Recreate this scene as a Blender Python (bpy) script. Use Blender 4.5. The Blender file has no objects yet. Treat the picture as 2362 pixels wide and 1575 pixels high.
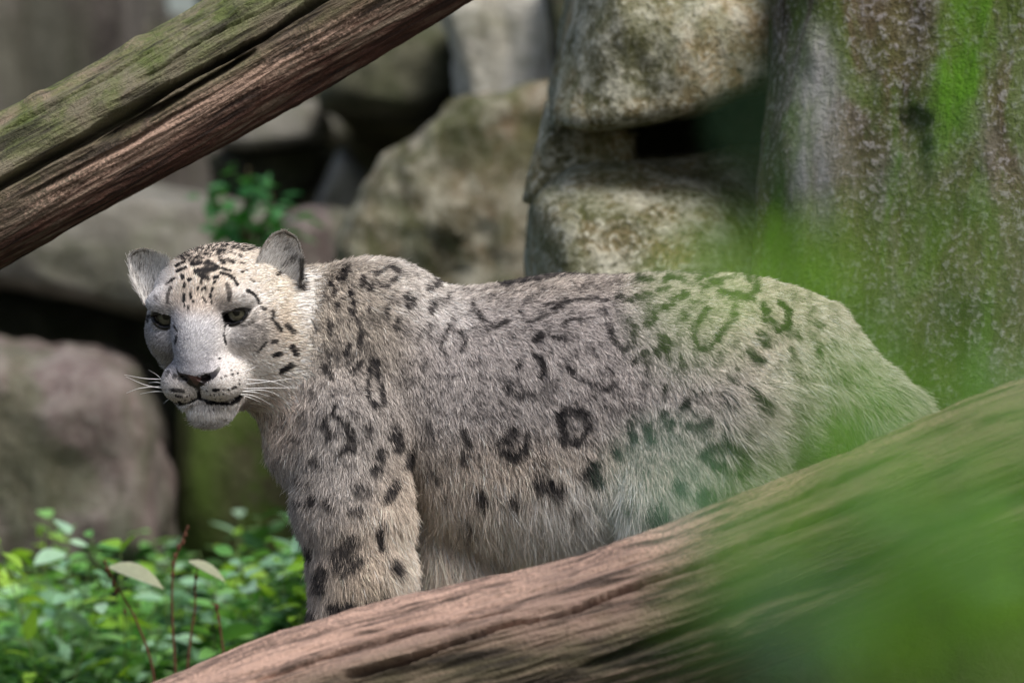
import bpy, bmesh, math, random, os
import numpy as np
from mathutils import Vector, Matrix

# ------------------------------------------------------------------ camera, sky, sun, exposure
SC = bpy.context.scene
COL = SC.collection
R = math.radians
FPX = 13122.0            # focal length in photograph pixels (200 mm on 36 mm, 2362 px wide)
CX, CY = 1181.0, 787.5   # centre of the photograph
CAMZ = 0.50
Y0 = 8.75                # distance of the leopard's spine
PXM = FPX / Y0           # photograph pixels per metre there

cam_d = bpy.data.cameras.new('camera'); cam = bpy.data.objects.new('camera', cam_d); COL.objects.link(cam)
cam.location = (0, 0, CAMZ); cam.rotation_euler = (R(90), 0, 0)
cam_d.lens = 200; cam_d.sensor_width = 36; cam_d.clip_start = 0.1; cam_d.clip_end = 400
cam_d.dof.use_dof = True; cam_d.dof.focus_distance = 8.57; cam_d.dof.aperture_fstop = 2.8
SC.camera = cam

SUN_EL, SUN_AZ = 52.0, 146.0       # azimuth clockwise from +Y (the view direction)
world = bpy.data.worlds.new('World'); SC.world = world; world.use_nodes = True
wn = world.node_tree.nodes; wl = world.node_tree.links
for n in list(wn): wn.remove(n)
wo = wn.new('ShaderNodeOutputWorld'); wb = wn.new('ShaderNodeBackground'); ws = wn.new('ShaderNodeTexSky')
ws.sky_type = 'NISHITA'; ws.sun_disc = False; ws.sun_elevation = R(SUN_EL); ws.sun_rotation = R(SUN_AZ)
ws.air_density = 1.0; ws.dust_density = 4.0; ws.ozone_density = 0.6
wb.inputs['Strength'].default_value = 0.10
wl.new(ws.outputs[0], wb.inputs[0]); wl.new(wb.outputs[0], wo.inputs[0])
sun_d = bpy.data.lights.new('sun', 'SUN'); sun = bpy.data.objects.new('sun', sun_d); COL.objects.link(sun)
sun_d.energy = 2.2; sun_d.angle = R(26); sun_d.color = (1.0, 0.95, 0.88)
_sd = Vector((math.sin(R(SUN_AZ)) * math.cos(R(SUN_EL)), math.cos(R(SUN_AZ)) * math.cos(R(SUN_EL)), math.sin(R(SUN_EL))))
sun.rotation_euler = (-_sd).to_track_quat('-Z', 'Y').to_euler(); sun.location = (3, -3, 8)

SC.view_settings.view_transform = 'Standard'; SC.view_settings.look = 'None'
SC.view_settings.exposure = 0.55; SC.view_settings.gamma = 1.0
SC.render.engine = 'CYCLES'
SC.cycles.use_denoising = True
SC.cycles.max_bounces = 8; SC.cycles.diffuse_bounces = 4; SC.cycles.transparent_max_bounces = 8
SC.cycles.sample_clamp_indirect = 4.0
try:
    SC.cycles_curves.shape = 'RIBBONS'; SC.cycles_curves.subdivisions = 2
except Exception:
    pass

# ------------------------------------------------------------------ helpers
rng = np.random.default_rng(7)
random.seed(7)

def lin(r, g, b):
    f = lambda c: (c / 255 / 12.92) if c / 255 <= 0.04045 else ((c / 255 + 0.055) / 1.055) ** 2.4
    return (f(r), f(g), f(b))

def P(px, py, Y):
    """point at distance Y seen at photograph pixel (px, py)"""
    return Vector(((px - CX) / FPX * Y, Y, CAMZ - (py - CY) / FPX * Y))

_perm = np.random.default_rng(3).permutation(256).astype(np.int64); _perm = np.concatenate([_perm, _perm, _perm])
_grad = np.random.default_rng(4).normal(size=(256, 3)); _grad /= np.linalg.norm(_grad, axis=1)[:, None]

def perlin(p):
    p = np.asarray(p, float); i = np.floor(p).astype(np.int64); f = p - i; i &= 255
    w = f * f * f * (f * (f * 6 - 15) + 10)
    out = 0
    for dx in (0, 1):
        for dy in (0, 1):
            for dz in (0, 1):
                h = _perm[_perm[_perm[(i[:, 0] + dx) & 255] + ((i[:, 1] + dy) & 255)] + ((i[:, 2] + dz) & 255)] & 255
                g = _grad[h]
                d = g[:, 0] * (f[:, 0] - dx) + g[:, 1] * (f[:, 1] - dy) + g[:, 2] * (f[:, 2] - dz)
                k = (w[:, 0] if dx else 1 - w[:, 0]) * (w[:, 1] if dy else 1 - w[:, 1]) * (w[:, 2] if dz else 1 - w[:, 2])
                out = out + d * k
    return out * 1.6

def fbm(p, octaves=4, gain=0.5, ridged=False):
    s = 0; a = 1.0
    for o in range(octaves):
        n = perlin(np.asarray(p) * (2.03 ** o) + 17.3 * o)
        if ridged: n = 1 - 2 * np.abs(n)
        s = s + a * n; a *= gain
    return s

def mesh_obj(name, verts, faces, material, parent=None, smooth=True, attrs=None):
    me = bpy.data.meshes.new(name)
    me.from_pydata(verts if isinstance(verts, list) else verts.tolist(), [], faces if isinstance(faces, list) else faces.tolist())
    if smooth: me.polygons.foreach_set('use_smooth', np.ones(len(me.polygons), bool))
    for k, (typ, dom, val) in (attrs or {}).items():
        a = me.attributes.new(k, typ, dom)
        val = np.asarray(val, np.float32)
        if typ == 'FLOAT': a.data.foreach_set('value', val.ravel())
        elif typ == 'FLOAT_COLOR':
            if val.shape[1] == 3: val = np.concatenate([val, np.ones((len(val), 1), np.float32)], 1)
            a.data.foreach_set('color', val.ravel())
        else: a.data.foreach_set('vector', val.ravel())
    me.update()
    if material: me.materials.append(material)
    o = bpy.data.objects.new(name, me); COL.objects.link(o)
    if parent is not None: adopt(o, parent)
    return o

def adopt(o, parent):
    o.parent = parent
    o.matrix_parent_inverse = Matrix.Translation(parent.location).inverted() if parent.type == 'EMPTY' else Matrix.Translation(parent.location).inverted()

def tag(o, label=None, cat=None, group=None, kind=None):
    if label: o['label'] = label
    if cat: o['category'] = cat
    if group: o['group'] = group
    if kind: o['kind'] = kind
    return o

def empty(name, loc):
    o = bpy.data.objects.new(name, None); COL.objects.link(o); o.location = loc; o.empty_display_size = 0.1
    return o

def recentre(o):
    """origin at the middle of the mesh's base"""
    me = o.data; n = len(me.vertices); co = np.empty(n * 3, np.float32); me.vertices.foreach_get('co', co); co = co.reshape(-1, 3)
    c = np.array([(co[:, 0].min() + co[:, 0].max()) / 2, (co[:, 1].min() + co[:, 1].max()) / 2, co[:, 2].min()])
    me.vertices.foreach_set('co', (co - c).astype(np.float32).ravel()); me.update()
    o.location = c
    return o

class NT:
    """terse node building"""
    def __init__(s, name):
        s.m = bpy.data.materials.new(name); s.m.use_nodes = True; s.t = s.m.node_tree
        for n in list(s.t.nodes): s.t.nodes.remove(n)
        s.out = s.t.nodes.new('ShaderNodeOutputMaterial')
    def n(s, typ, ins=None, **kw):
        nd = s.t.nodes.new('ShaderNode' + typ)
        for k, v in kw.items(): setattr(nd, k, v)
        for k, v in (ins or {}).items():
            sock = nd.inputs[k]
            if isinstance(v, bpy.types.NodeSocket): s.t.links.new(v, sock)
            elif isinstance(v, bpy.types.Node): s.t.links.new(v.outputs[0], sock)
            else:
                if isinstance(v, (tuple, list)) and len(v) == 3 and sock.type == 'RGBA': v = (*v, 1)
                sock.default_value = v
        return nd
    def noise(s, vec, scale, detail=4, rough=0.55, dist=0.0):
        return s.n('TexNoise', {'Vector': vec, 'Scale': scale, 'Detail': detail, 'Roughness': rough, 'Distortion': dist}).outputs['Fac']
    def ramp(s, fac, *stops):
        nd = s.n('ValToRGB', {'Fac': fac}); e = nd.color_ramp.elements
        while len(e) < len(stops): e.new(0.5)
        for i, (p, c) in enumerate(stops):
            e[i].position = p; e[i].color = (c, c, c, 1) if isinstance(c, (int, float)) else (*c, 1)
        return nd.outputs[0]
    def mix(s, fac, a, b, blend='MIX'):
        nd = s.n('Mix', data_type='RGBA', blend_type=blend)
        for k, v in ((0, fac), (6, a), (7, b)):
            if isinstance(v, bpy.types.NodeSocket): s.t.links.new(v, nd.inputs[k])
            else: nd.inputs[k].default_value = v if isinstance(v, (int, float)) else (*v, 1)
        return nd.outputs[2]
    def math(s, op, a, b=0.0, c=None):
        nd = s.n('Math', operation=op)
        for k, v in enumerate((a, b) if c is None else (a, b, c)):
            if isinstance(v, bpy.types.NodeSocket): s.t.links.new(v, nd.inputs[k])
            else: nd.inputs[k].default_value = v
        return nd.outputs[0]
    def attr(s, name, out='Fac'):
        return s.n('Attribute', attribute_name=name).outputs[out]
    def surf(s, shader):
        s.t.links.new(shader.outputs[0] if isinstance(shader, bpy.types.Node) else shader, s.out.inputs['Surface']); return s.m

# ------------------------------------------------------------------ rocks
def rock_mat(name, base, dark, pale, moss, scale=6.0, pale_amt=0.5, moss_amt=0.4, bump=0.5, streak=1.0, speck=0.5, tan=None):
    t = NT(name); co = t.n('TexCoord').outputs['Object']
    st = t.n('Mapping', {'Vector': co, 'Scale': (1, 1, streak)}).outputs[0]
    n1 = t.noise(st, scale * 0.5, 5, 0.6, 0.6)
    n2 = t.noise(st, scale * 2.2, 6, 0.65, 0.3)
    n3 = t.noise(co, scale * 9, 4, 0.7)
    n4 = t.noise(co, scale * 26, 3, 0.7)
    n5 = t.noise(st, scale * 0.9, 5, 0.6, 1.0)
    c = t.mix(t.ramp(n1, (0.32, 0.0), (0.66, 1.0)), dark, base)
    if tan: c = t.mix(t.ramp(t.noise(co, scale * 0.7, 4, 0.6, 0.5), (0.5, 0.0), (0.68, 0.75)), c, tan)
    c = t.mix(t.math('MULTIPLY', t.ramp(n2, (0.45, 0.0), (0.62, 1.0)), pale_amt), c, pale)
    c = t.mix(t.math('MULTIPLY', t.ramp(n3, (0.52, 0.0), (0.64, 1.0)), speck), c, pale)
    c = t.mix(t.math('MULTIPLY', t.ramp(n3, (0.34, 1.0), (0.46, 0.0)), speck), c, dark)
    mo = t.math('MULTIPLY', t.ramp(n5, (0.46, 0.0), (0.6, 1.0)), moss_amt)
    mo = t.math('MAXIMUM', mo, t.math('MULTIPLY', t.attr('moss'), t.ramp(n2, (0.25, 0.35), (0.55, 1.0))))
    mc = t.mix(n4, (moss[0] * 0.45, moss[1] * 0.45, moss[2] * 0.45), moss)
    c = t.mix(mo, c, mc)
    pa = t.attr('pale')
    c = t.mix(t.math('MULTIPLY', pa, t.ramp(n2, (0.3, 0.2), (0.6, 1.0))), c, pale)
    h = t.math('ADD', t.math('ADD', t.math('MULTIPLY', n2, 0.8), t.math('MULTIPLY', n3, 0.5)), t.math('MULTIPLY', n4, 0.22))
    bp = t.n('Bump', {'Height': h, 'Strength': bump, 'Distance': 0.03})
    b = t.n('BsdfPrincipled', {'Base Color': c, 'Roughness': 0.85, 'Normal': bp})
    b.inputs['Specular IOR Level'].default_value = 0.25
    return t.surf(b)

_ico = {}
def ico(sub):
    if sub not in _ico:
        bm = bmesh.new(); bmesh.ops.create_icosphere(bm, subdivisions=sub, radius=1)
        v = np.array([x.co[:] for x in bm.verts]); f = np.array([[q.index for q in x.verts] for x in bm.faces]); bm.free()
        _ico[sub] = (v, f)
    return _ico[sub]

def rock(name, label, pts, material, sub=5, sharp=14.0, amp=0.02, freq=4.0, seed=0, ridge=0.0, attr_fn=None, group='boulders of the rock pile', dent=None):
    """a boulder: rounded hull of control points (world), roughened"""
    pts = np.array([list(p) for p in pts])
    bm = bmesh.new()
    for p in pts: bm.verts.new(p)
    bmesh.ops.convex_hull(bm, input=bm.verts)
    c = pts.min(0) * 0.5 + pts.max(0) * 0.5
    pl = {}
    for f in bm.faces:
        f.normal_update(); n = np.array(f.normal[:])
        if np.linalg.norm(n) < 0.5 or f.calc_area() < 1e-8: continue
        h = n @ (np.array(f.verts[0].co[:]) - c)
        if h < 0: n, h = -n, -h
        pl[tuple(np.round(n, 2))] = (n, h)
    bm.free()
    N = np.array([x[0] for x in pl.values()]); H = np.array([max(x[1], 1e-3) for x in pl.values()])
    d, F = ico(sub)
    d = d * (pts.max(0) - pts.min(0)); d = d / np.linalg.norm(d, axis=1)[:, None]
    q = np.maximum(d @ N.T, 0) / H            # inverse distances to the planes
    sharp = sharp * 2.6; inv = (q ** sharp).sum(1) ** (1 / sharp)
    v = c + d / inv[:, None]
    o = seed * 13.7
    nrm = d.copy()
    dis = amp * fbm(v * freq + o, 5, 0.5)
    if ridge: dis = dis + ridge * (fbm(v * np.array([freq * 1.3, freq * 1.3, freq * 0.6]) + o + 5, 4, 0.5, True) - 0.6)
    off = np.stack([fbm(v * freq * 0.6 + o + 40 * k, 3) for k in range(3)], 1) * amp * 0.8
    v = v + nrm * dis[:, None] + off
    if dent is not None: v = dent(v)
    attrs = {'moss': ('FLOAT', 'POINT', np.zeros(len(v))), 'pale': ('FLOAT', 'POINT', np.zeros(len(v)))}
    if attr_fn is not None:
        for k, val in attr_fn(v).items(): attrs[k] = ('FLOAT', 'POINT', np.clip(val, 0, 1))
    ob = mesh_obj(name, v, F, material, None, True, attrs)
    recentre(ob)
    tag(ob, label, 'rock', group)
    return ob

def slab(outline, yf, depth, edge=0.12, inset=0.72, back=0.9):
    """control points of a boulder whose front silhouette is the pixel outline (px, py[, extra depth])"""
    pts = []
    m = sum((P(a[0], a[1], yf) for a in outline), Vector()) / len(outline)
    for a in outline:
        dy = a[2] if len(a) > 2 else 0.0
        p = P(a[0], a[1], yf + edge + dy)
        pts.append(p)
        q = m + (P(a[0], a[1], yf) - m) * inset; q.y = yf + dy * 0.6; pts.append(q)
        b = m + (p - m) * back; b.y = yf + depth; pts.append(b)
    return pts

G_ = lambda *a: lin(*a)
M_far = rock_mat('rock_far', lin(92, 86, 82), lin(26, 23, 21), lin(124, 120, 114), lin(60, 82, 34), 8, 0.45, 0.25, 0.6, 0.14, 0.3)
M_purple = rock_mat('rock_purple', lin(122, 108, 106), lin(66, 58, 56), lin(150, 146, 140), lin(72, 92, 48), 6, 0.5, 0.45, 0.6, 0.45, 0.35)
M_slab = rock_mat('rock_slab', lin(116, 114, 107), lin(74, 72, 66), lin(146, 146, 138), lin(86, 96, 66), 6, 0.5, 0.3, 0.4, 1.6, 0.25)
M_mid = rock_mat('rock_mid', lin(140, 132, 108), lin(70, 68, 48), lin(192, 190, 174), lin(84, 96, 46), 8, 0.6, 0.55, 0.8, 0.8, 0.4, lin(138, 116, 92))
M_pale = rock_mat('rock_pale', lin(186, 184, 174), lin(122, 120, 106), lin(212, 210, 202), lin(120, 126, 92), 6, 0.5, 0.3, 0.5, 1.0, 0.3)
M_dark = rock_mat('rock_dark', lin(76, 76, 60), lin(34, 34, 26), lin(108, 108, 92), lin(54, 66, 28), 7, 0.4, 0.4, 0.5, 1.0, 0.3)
M_big = rock_mat('rock_big', lin(172, 168, 136), lin(74, 76, 46), lin(226, 226, 208), lin(112, 118, 66), 9, 0.7, 0.5, 1.0, 1.0, 0.85, lin(188, 160, 116))
M_wall = rock_mat('rock_wall_mossy', lin(116, 104, 76), lin(46, 42, 28), lin(178, 176, 180), lin(92, 146, 24), 10, 0.14, 0.4, 1.0, 0.3, 0.6, lin(92, 92, 52))
M_moss = rock_mat('rock_moss', lin(92, 88, 62), lin(52, 50, 34), lin(120, 118, 96), lin(84, 112, 36), 8, 0.3, 0.7, 0.8, 1.0, 0.4)

# ground: level under the leopard, falling away to the weedy hollow on the left
def ground_dip(x, y):
    s = np.clip((-0.36 - np.asarray(x)) / 0.14, 0, 1) * np.clip((np.asarray(y) - 8.0) / 0.3, 0, 1) * np.clip((14 - np.asarray(y)) / 2, 0, 1)
    return -0.17 * s * s * (3 - 2 * s)
def ground():
    xs = np.concatenate([np.linspace(-60, -3, 14), np.linspace(-2.6, 2.6, 90), np.linspace(3, 60, 14)])
    ys = np.concatenate([np.linspace(-30, 0.5, 10), np.linspace(1, 13, 130), np.linspace(14, 160, 20)])
    X, Yg = np.meshgrid(xs, ys, indexing='ij'); p = np.stack([X.ravel(), Yg.ravel(), np.zeros(X.size)], 1)
    z = 0.03 * fbm(p * 1.5, 4) * np.clip(1 - np.abs(p[:, 0]) / 20, 0, 1)
    p[:, 2] = z - 0.02 + ground_dip(p[:, 0], p[:, 1])
    nx, ny = len(xs), len(ys); i = np.arange(nx * ny).reshape(nx, ny)
    F = np.stack([i[:-1, :-1], i[1:, :-1], i[1:, 1:], i[:-1, 1:]], -1).reshape(-1, 4)
    t = NT('earth'); co = t.n('TexCoord').outputs['Object']
    n = t.noise(co, 6, 6, 0.65); n2 = t.noise(co, 40, 4, 0.7)
    c = t.mix(t.ramp(n, (0.35, 0.0), (0.65, 1.0)), lin(62, 52, 40), lin(60, 70, 34))
    c = t.mix(t.ramp(n2, (0.45, 0.0), (0.7, 0.6)), c, lin(98, 86, 66))
    bp = t.n('Bump', {'Height': n2, 'Strength': 0.6, 'Distance': 0.02})
    o = mesh_obj('ground', p, F, t.surf(t.n('BsdfPrincipled', {'Base Color': c, 'Roughness': 0.95, 'Normal': bp})))
    tag(o, kind='structure')
ground()

# --- far background, left to right
rock('boulder', 'dark streaked cliff block at the far top, behind the raised log', slab([(-500, -400), (290, -330), (338, 0), (338, 600), (-500, 600)], 12.6, 1.6, 0.15, 0.85),
     M_far, 5, 16, 0.03, 2.2, 1, 0.02)
rock('boulder', 'low dark ledge under the scrap of bright sky', slab([(310, 24), (475, 24), (640, 60), (640, 600), (320, 600)], 12.8, 1.2, 0.08, 0.9), M_far, 5, 16, 0.015, 2.2, 31)
rock('boulder', 'dark cliff block added behind the rock pile to darken its gaps and the cave', slab([(480, 60), (485, -120), (700, -400), (1700, -420), (1900, 700), (400, 1200)], 13.6, 1.2, 0.2, 0.85), M_dark, 5, 16, 0.05, 2, 2)  # backing added so gaps between the rocks stay dark
rock('boulder', 'smooth grey slab of rock sloping behind the leopard\'s ears', slab([(-400, 330), (60, 540, -0.1), (330, 440), (640, 470, .3), (760, 560, .4), (740, 700, .3), (500, 735), (300, 715), (-30, 620), (-400, 560)], 11.5, 1.3, 0.08, 0.88),
     M_slab, 6, 20, 0.025, 3.0, 3, .018)
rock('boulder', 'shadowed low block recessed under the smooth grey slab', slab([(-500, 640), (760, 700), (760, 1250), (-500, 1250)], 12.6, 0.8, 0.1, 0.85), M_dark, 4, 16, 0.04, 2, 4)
rock('boulder', 'rounded purplish grey boulder above the green weeds', slab([(-500, 820), (-50, 790), (180, 800), (305, 850), (365, 990), (392, 1140), (398, 1330), (-500, 1360)], 11.0, 1.0, 0.12, 0.8), M_purple, 6, 11, 0.03, 4, 5, .012)
rock('boulder', 'dark mossy boulder standing under the leopard\'s chin', slab([(398, 900), (520, 860), (680, 880), (800, 1000), (820, 1350), (402, 1350)], 11.3, 0.9, 0.12, 0.75), M_moss, 5, 10, 0.03, 2.4, 6,
     attr_fn=lambda v: {'moss': np.exp(-((v[:, 0] - P(470, 0, 11.4).x) / 0.06) ** 2) * 0.8})
rock('boulder', 'flat pale ledge seen between the raised log and the cave', slab([(480, 330), (600, 240), (735, 215), (765, 290), (755, 318), (560, 340)], 12.0, 1.7, 0.08, 0.8), M_slab, 4, 12, 0.015, 3, 7)
rock('boulder', 'brown block of rock lying under the pale ledge', slab([(480, 345), (770, 325), (790, 350), (740, 440), (640, 500), (500, 520)], 12.3, 0.8, 0.08, 0.8), M_dark, 4, 12, 0.02, 3, 8)
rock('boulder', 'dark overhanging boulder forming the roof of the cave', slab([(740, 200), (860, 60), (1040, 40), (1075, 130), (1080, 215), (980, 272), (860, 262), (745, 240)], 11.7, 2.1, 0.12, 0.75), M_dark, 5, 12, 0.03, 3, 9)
rock('boulder', 'pointed grey rock standing beside the cave mouth', slab([(782, 336), (800, 345), (858, 425), (850, 520), (690, 540), (730, 440)], 11.9, 0.5, 0.06, 0.7), M_slab, 4, 14, 0.012, 4, 10)
rock('boulder', 'low pinkish rock lying behind the leopard\'s nearer ear', slab([(600, 540), (650, 480), (720, 462), (860, 480), (960, 560), (960, 760), (590, 760)], 11.4, 0.6, 0.12, 0.7), M_purple, 5, 10, 0.015, 3, 11)
rock('boulder', 'large olive grey boulder behind the leopard\'s shoulders', slab([(815, 470), (850, 415), (1068, 222), (1540, 190), (1560, 900), (770, 900), (780, 640)], 11.0, 1.1, 0.05, 0.93), M_mid, 6, 26, 0.04, 4.5, 12, .016)
rock('boulder', 'pale grey boulder resting on top of the olive boulder', slab([(1018, 20), (1110, -25), (1310, -25), (1360, 340), (1200, 340), (1072, 232)], 11.2, 0.8, 0.05, 0.92), M_pale, 5, 26, 0.03, 5, 13, .012)
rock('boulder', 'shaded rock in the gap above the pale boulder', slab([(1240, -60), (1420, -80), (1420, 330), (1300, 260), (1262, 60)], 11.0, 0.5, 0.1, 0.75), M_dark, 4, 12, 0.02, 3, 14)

# --- nearer boulders on the right
Q = lambda px, py, Y: P(px, py, Y - 0.12)
rock('boulder', 'big speckled overhanging boulder above the leopard\'s back',
     [Q(1335, -60, 9.75), Q(1300, 120, 9.7), Q(1262, 260, 9.62), Q(1258, 290, 9.6), Q(1330, 300, 9.5), Q(1470, 292, 9.46), Q(1640, 235, 9.44), Q(1880, 165, 9.5), Q(1880, -80, 9.5), Q(1420, -80, 9.48), Q(1450, 80, 9.42), Q(1700, 60, 9.42),
      Q(1340, -300, 9.9), Q(1880, -300, 9.9), Q(1270, 285, 10.3), Q(1350, -60, 10.6), Q(1880, 180, 10.4), Q(1900, -300, 10.6), Q(1380, 300, 10.2)],
     M_big, 6, 18, 0.016, 5, 15, 0.006)
rock('boulder', 'tan speckled boulder directly behind the leopard\'s back, below the overhang',
     [Q(1207, 466, 9.62), Q(1240, 452, 9.56), Q(1330, 372, 9.66), Q(1500, 352, 9.72), Q(1780, 320, 9.8), Q(1860, 330, 9.9), Q(1316, 620, 9.46), Q(1300, 580, 9.47), Q(1420, 470, 9.5), Q(1600, 500, 9.52), Q(1330, 900, 9.45), Q(1215, 640, 9.9), Q(1215, 900, 9.9),
      Q(1860, 560, 9.6), Q(1860, 900, 9.55), Q(1330, 1400, 9.45), Q(1860, 1400, 9.5), Q(1230, 1400, 10.0), Q(1240, 480, 10.4), Q(1860, 330, 10.5), Q(1860, 1400, 10.5)],
     M_big, 6, 22, 0.012, 5, 16, 0.004)

rock('boulder', 'narrow lichen crusted block wedged between the two speckled boulders', slab([(1262, 235), (1360, 250), (1470, 300), (1470, 400), (1330, 440), (1240, 475), (1203, 466)], 9.54, .35, .05, .8), M_big, 5, 16, .012, 8, 32, .005)

def wall_attr(v):
    u = CX + v[:, 0] / v[:, 1] * FPX; w = CY - (v[:, 2] - CAMZ) / v[:, 1] * FPX
    g = lambda a, b, sa, sb: np.exp(-((u - a) / sa) ** 2 - ((w - b) / sb) ** 2)
    uu = u + 25 * fbm(np.stack([w / 90, u / 60, 0 * u], 1), 3)
    st = np.exp(-((uu - (2250 - 0.22 * np.clip(w, 0, 500))) / 62) ** 2) * np.clip((470 - w) / 260, 0, 1) * 1.3
    st = st + 0.9 * np.exp(-((uu - (1805 - 0.08 * (w - 300))) / 26) ** 2) * np.clip((w - 330) / 150, 0, 1)
    st = st + 0.8 * g(1850, 640, 120, 160) + 0.35 * g(2000, 850, 200, 150)
    pale = 1.2 * np.exp(-((uu - (1885 + 0.0 * w)) / 42) ** 2) * np.clip((560 - w) / 160, 0, 1) * np.clip((w - 30) / 100, 0, 1)
    pale = pale + 0.15 * g(2330, 560, 80, 260)
    return {'moss': st, 'pale': pale}
def wall_dent(v):
    u = CX + v[:, 0] / v[:, 1] * FPX; w = CY - (v[:, 2] - CAMZ) / v[:, 1] * FPX
    front = v[:, 1] < 9.6
    tri = np.clip((36 - np.abs(u - 2112) + 6 * np.sin(w * .3)) / 14, 0, 1) * np.clip((w - (252 + 0.55 * np.abs(u - 2112))) / 7, 0, 1) * np.clip(1 - (w - 260) / 200, 0, 1)
    v = v.copy(); v[:, 1] += np.where(front, tri * 0.03, 0)
    ridge = fbm(np.stack([v[:, 0] * 9, v[:, 2] * 2.0, v[:, 1] * 2], 1), 5, 0.55)
    v[:, 1] += np.where(front, ridge * 0.013, 0)
    return v
def wall():
    # a tall mossy slab: gridded front so that its face is fine enough
    pts = [P(1836, -160, 9.24), P(1806, 250, 9.22), P(1766, 500, 9.2), P(1728, 620, 9.18), P(1712, 900, 9.16), P(1700, 1560, 9.12), P(1900, -160, 9.12), P(1880, 400, 9.1), P(1840, 640, 9.07), P(1840, 1560, 9.02), P(2150, 200, 9.06), P(2150, 700, 9.02), P(2250, 1560, 8.9),
           P(3200, -120, 8.9), P(3200, 1560, 8.62), P(1830, -700, 9.4), P(3200, -700, 9.1), P(1850, -700, 10.4), P(1760, 1560, 10.4), P(3200, 1560, 10.4), P(3200, -700, 10.4)]
    o = rock('mossy_rock_wall', 'tall rock face with green moss streaks beside the leopard\'s tail', pts, M_wall, 7, 40, 0.010, 5, 17, 0.004, wall_attr, None, wall_dent)
    o['category'] = 'rock wall'
wall()
rock('boulder', 'dark filler block added to blacken the recess between the two speckled boulders', slab([(1280, 150), (1900, 60), (1900, 600), (1280, 600)], 9.8, 0.6, .05, .9), M_dark, 4, 14, .02, 3, 30)  # filler added behind the gap so the recess comes out dark
rock('boulder', 'mossy brown boulder lying under the fallen log', slab([(1500, 1640), (1750, 1510), (2000, 1440), (2300, 1280), (2700, 1140), (2700, 1900), (1500, 1900)], 8.25, 0.7, 0.1, 0.8), M_moss, 6, 10, 0.02, 5, 18)
rock('boulder', 'small mossy stone between the leopard\'s front legs', slab([(950, 1420), (985, 1330), (1050, 1310), (1120, 1350), (1160, 1420), (1150, 1700), (940, 1700)], 8.78, 0.22, 0.04, 0.7), M_moss, 5, 8, 0.008, 12, 19)

# ------------------------------------------------------------------ logs
def catmull(pts, n):
    pts = np.array([list(p) for p in pts], float)
    pts = np.vstack([2 * pts[0] - pts[1], pts, 2 * pts[-1] - pts[-2]])
    out = []
    m = len(pts) - 3
    for k in range(n):
        x = k / (n - 1) * m; i = min(int(x), m - 1); t = x - i
        a, b, c, d = pts[i:i + 4]
        out.append(0.5 * (2 * b + (c - a) * t + (2 * a - 5 * b + 4 * c - d) * t * t + (3 * b - a - 3 * c + d) * t ** 3))
    return np.array(out)

def log_mat(name, top, mid, low, moss, pink, lichen, moss_amt):
    t = NT(name); g = t.attr('grain', 'Vector'); co = t.n('TexCoord').outputs['Object']
    fib = t.noise(g, 60, 5, 0.65, 0.2)       # fine fibres along the wood
    fib2 = t.noise(g, 17, 5, 0.6, 0.4)
    blot = t.noise(co, 14, 5, 0.65, 0.6)
    fine = t.noise(co, 170, 3, 0.7)
    z = t.attr('zone'); z = t.math('ADD', z, t.math('MULTIPLY', t.math('SUBTRACT', fib2, 0.5), 0.7))
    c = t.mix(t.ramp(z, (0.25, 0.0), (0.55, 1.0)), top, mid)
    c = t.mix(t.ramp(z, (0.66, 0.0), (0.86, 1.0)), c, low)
    c = t.mix(t.math('MULTIPLY', t.ramp(fib, (0.5, 0.0), (0.66, 1.0)), 0.55), c, lichen)
    c = t.mix(t.math('MULTIPLY', t.attr('raw'), t.ramp(t.math('ADD', fib2, t.math('MULTIPLY', t.math('SUBTRACT', fine, 0.5), 0.6)), (0.42, 0.0), (0.56, 1.0))), c, pink)
    mo = t.math('MULTIPLY', t.math('MULTIPLY', t.attr('mossy'), t.ramp(blot, (0.4, 0.0), (0.62, 1.0))), moss_amt)
    c = t.mix(mo, c, t.mix(fine, (moss[0] * 0.5, moss[1] * 0.5, moss[2] * 0.4), moss))
    c = t.mix(t.math('MULTIPLY', t.ramp(fib, (0.38, 1.0), (0.5, 0.0)), 0.8), c, (0.02, 0.016, 0.014))
    h = t.math('ADD', t.math('MULTIPLY', fib, 1.0), t.math('ADD', t.math('MULTIPLY', fib2, 0.8), t.math('MULTIPLY', fine, 0.25)))
    bp = t.n('Bump', {'Height': h, 'Strength': 1.0, 'Distance': 0.02})
    b = t.n('BsdfPrincipled', {'Base Color': c, 'Roughness': 0.8, 'Normal': bp}); b.inputs['Specular IOR Level'].default_value = 0.3
    return t.surf(b)

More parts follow.
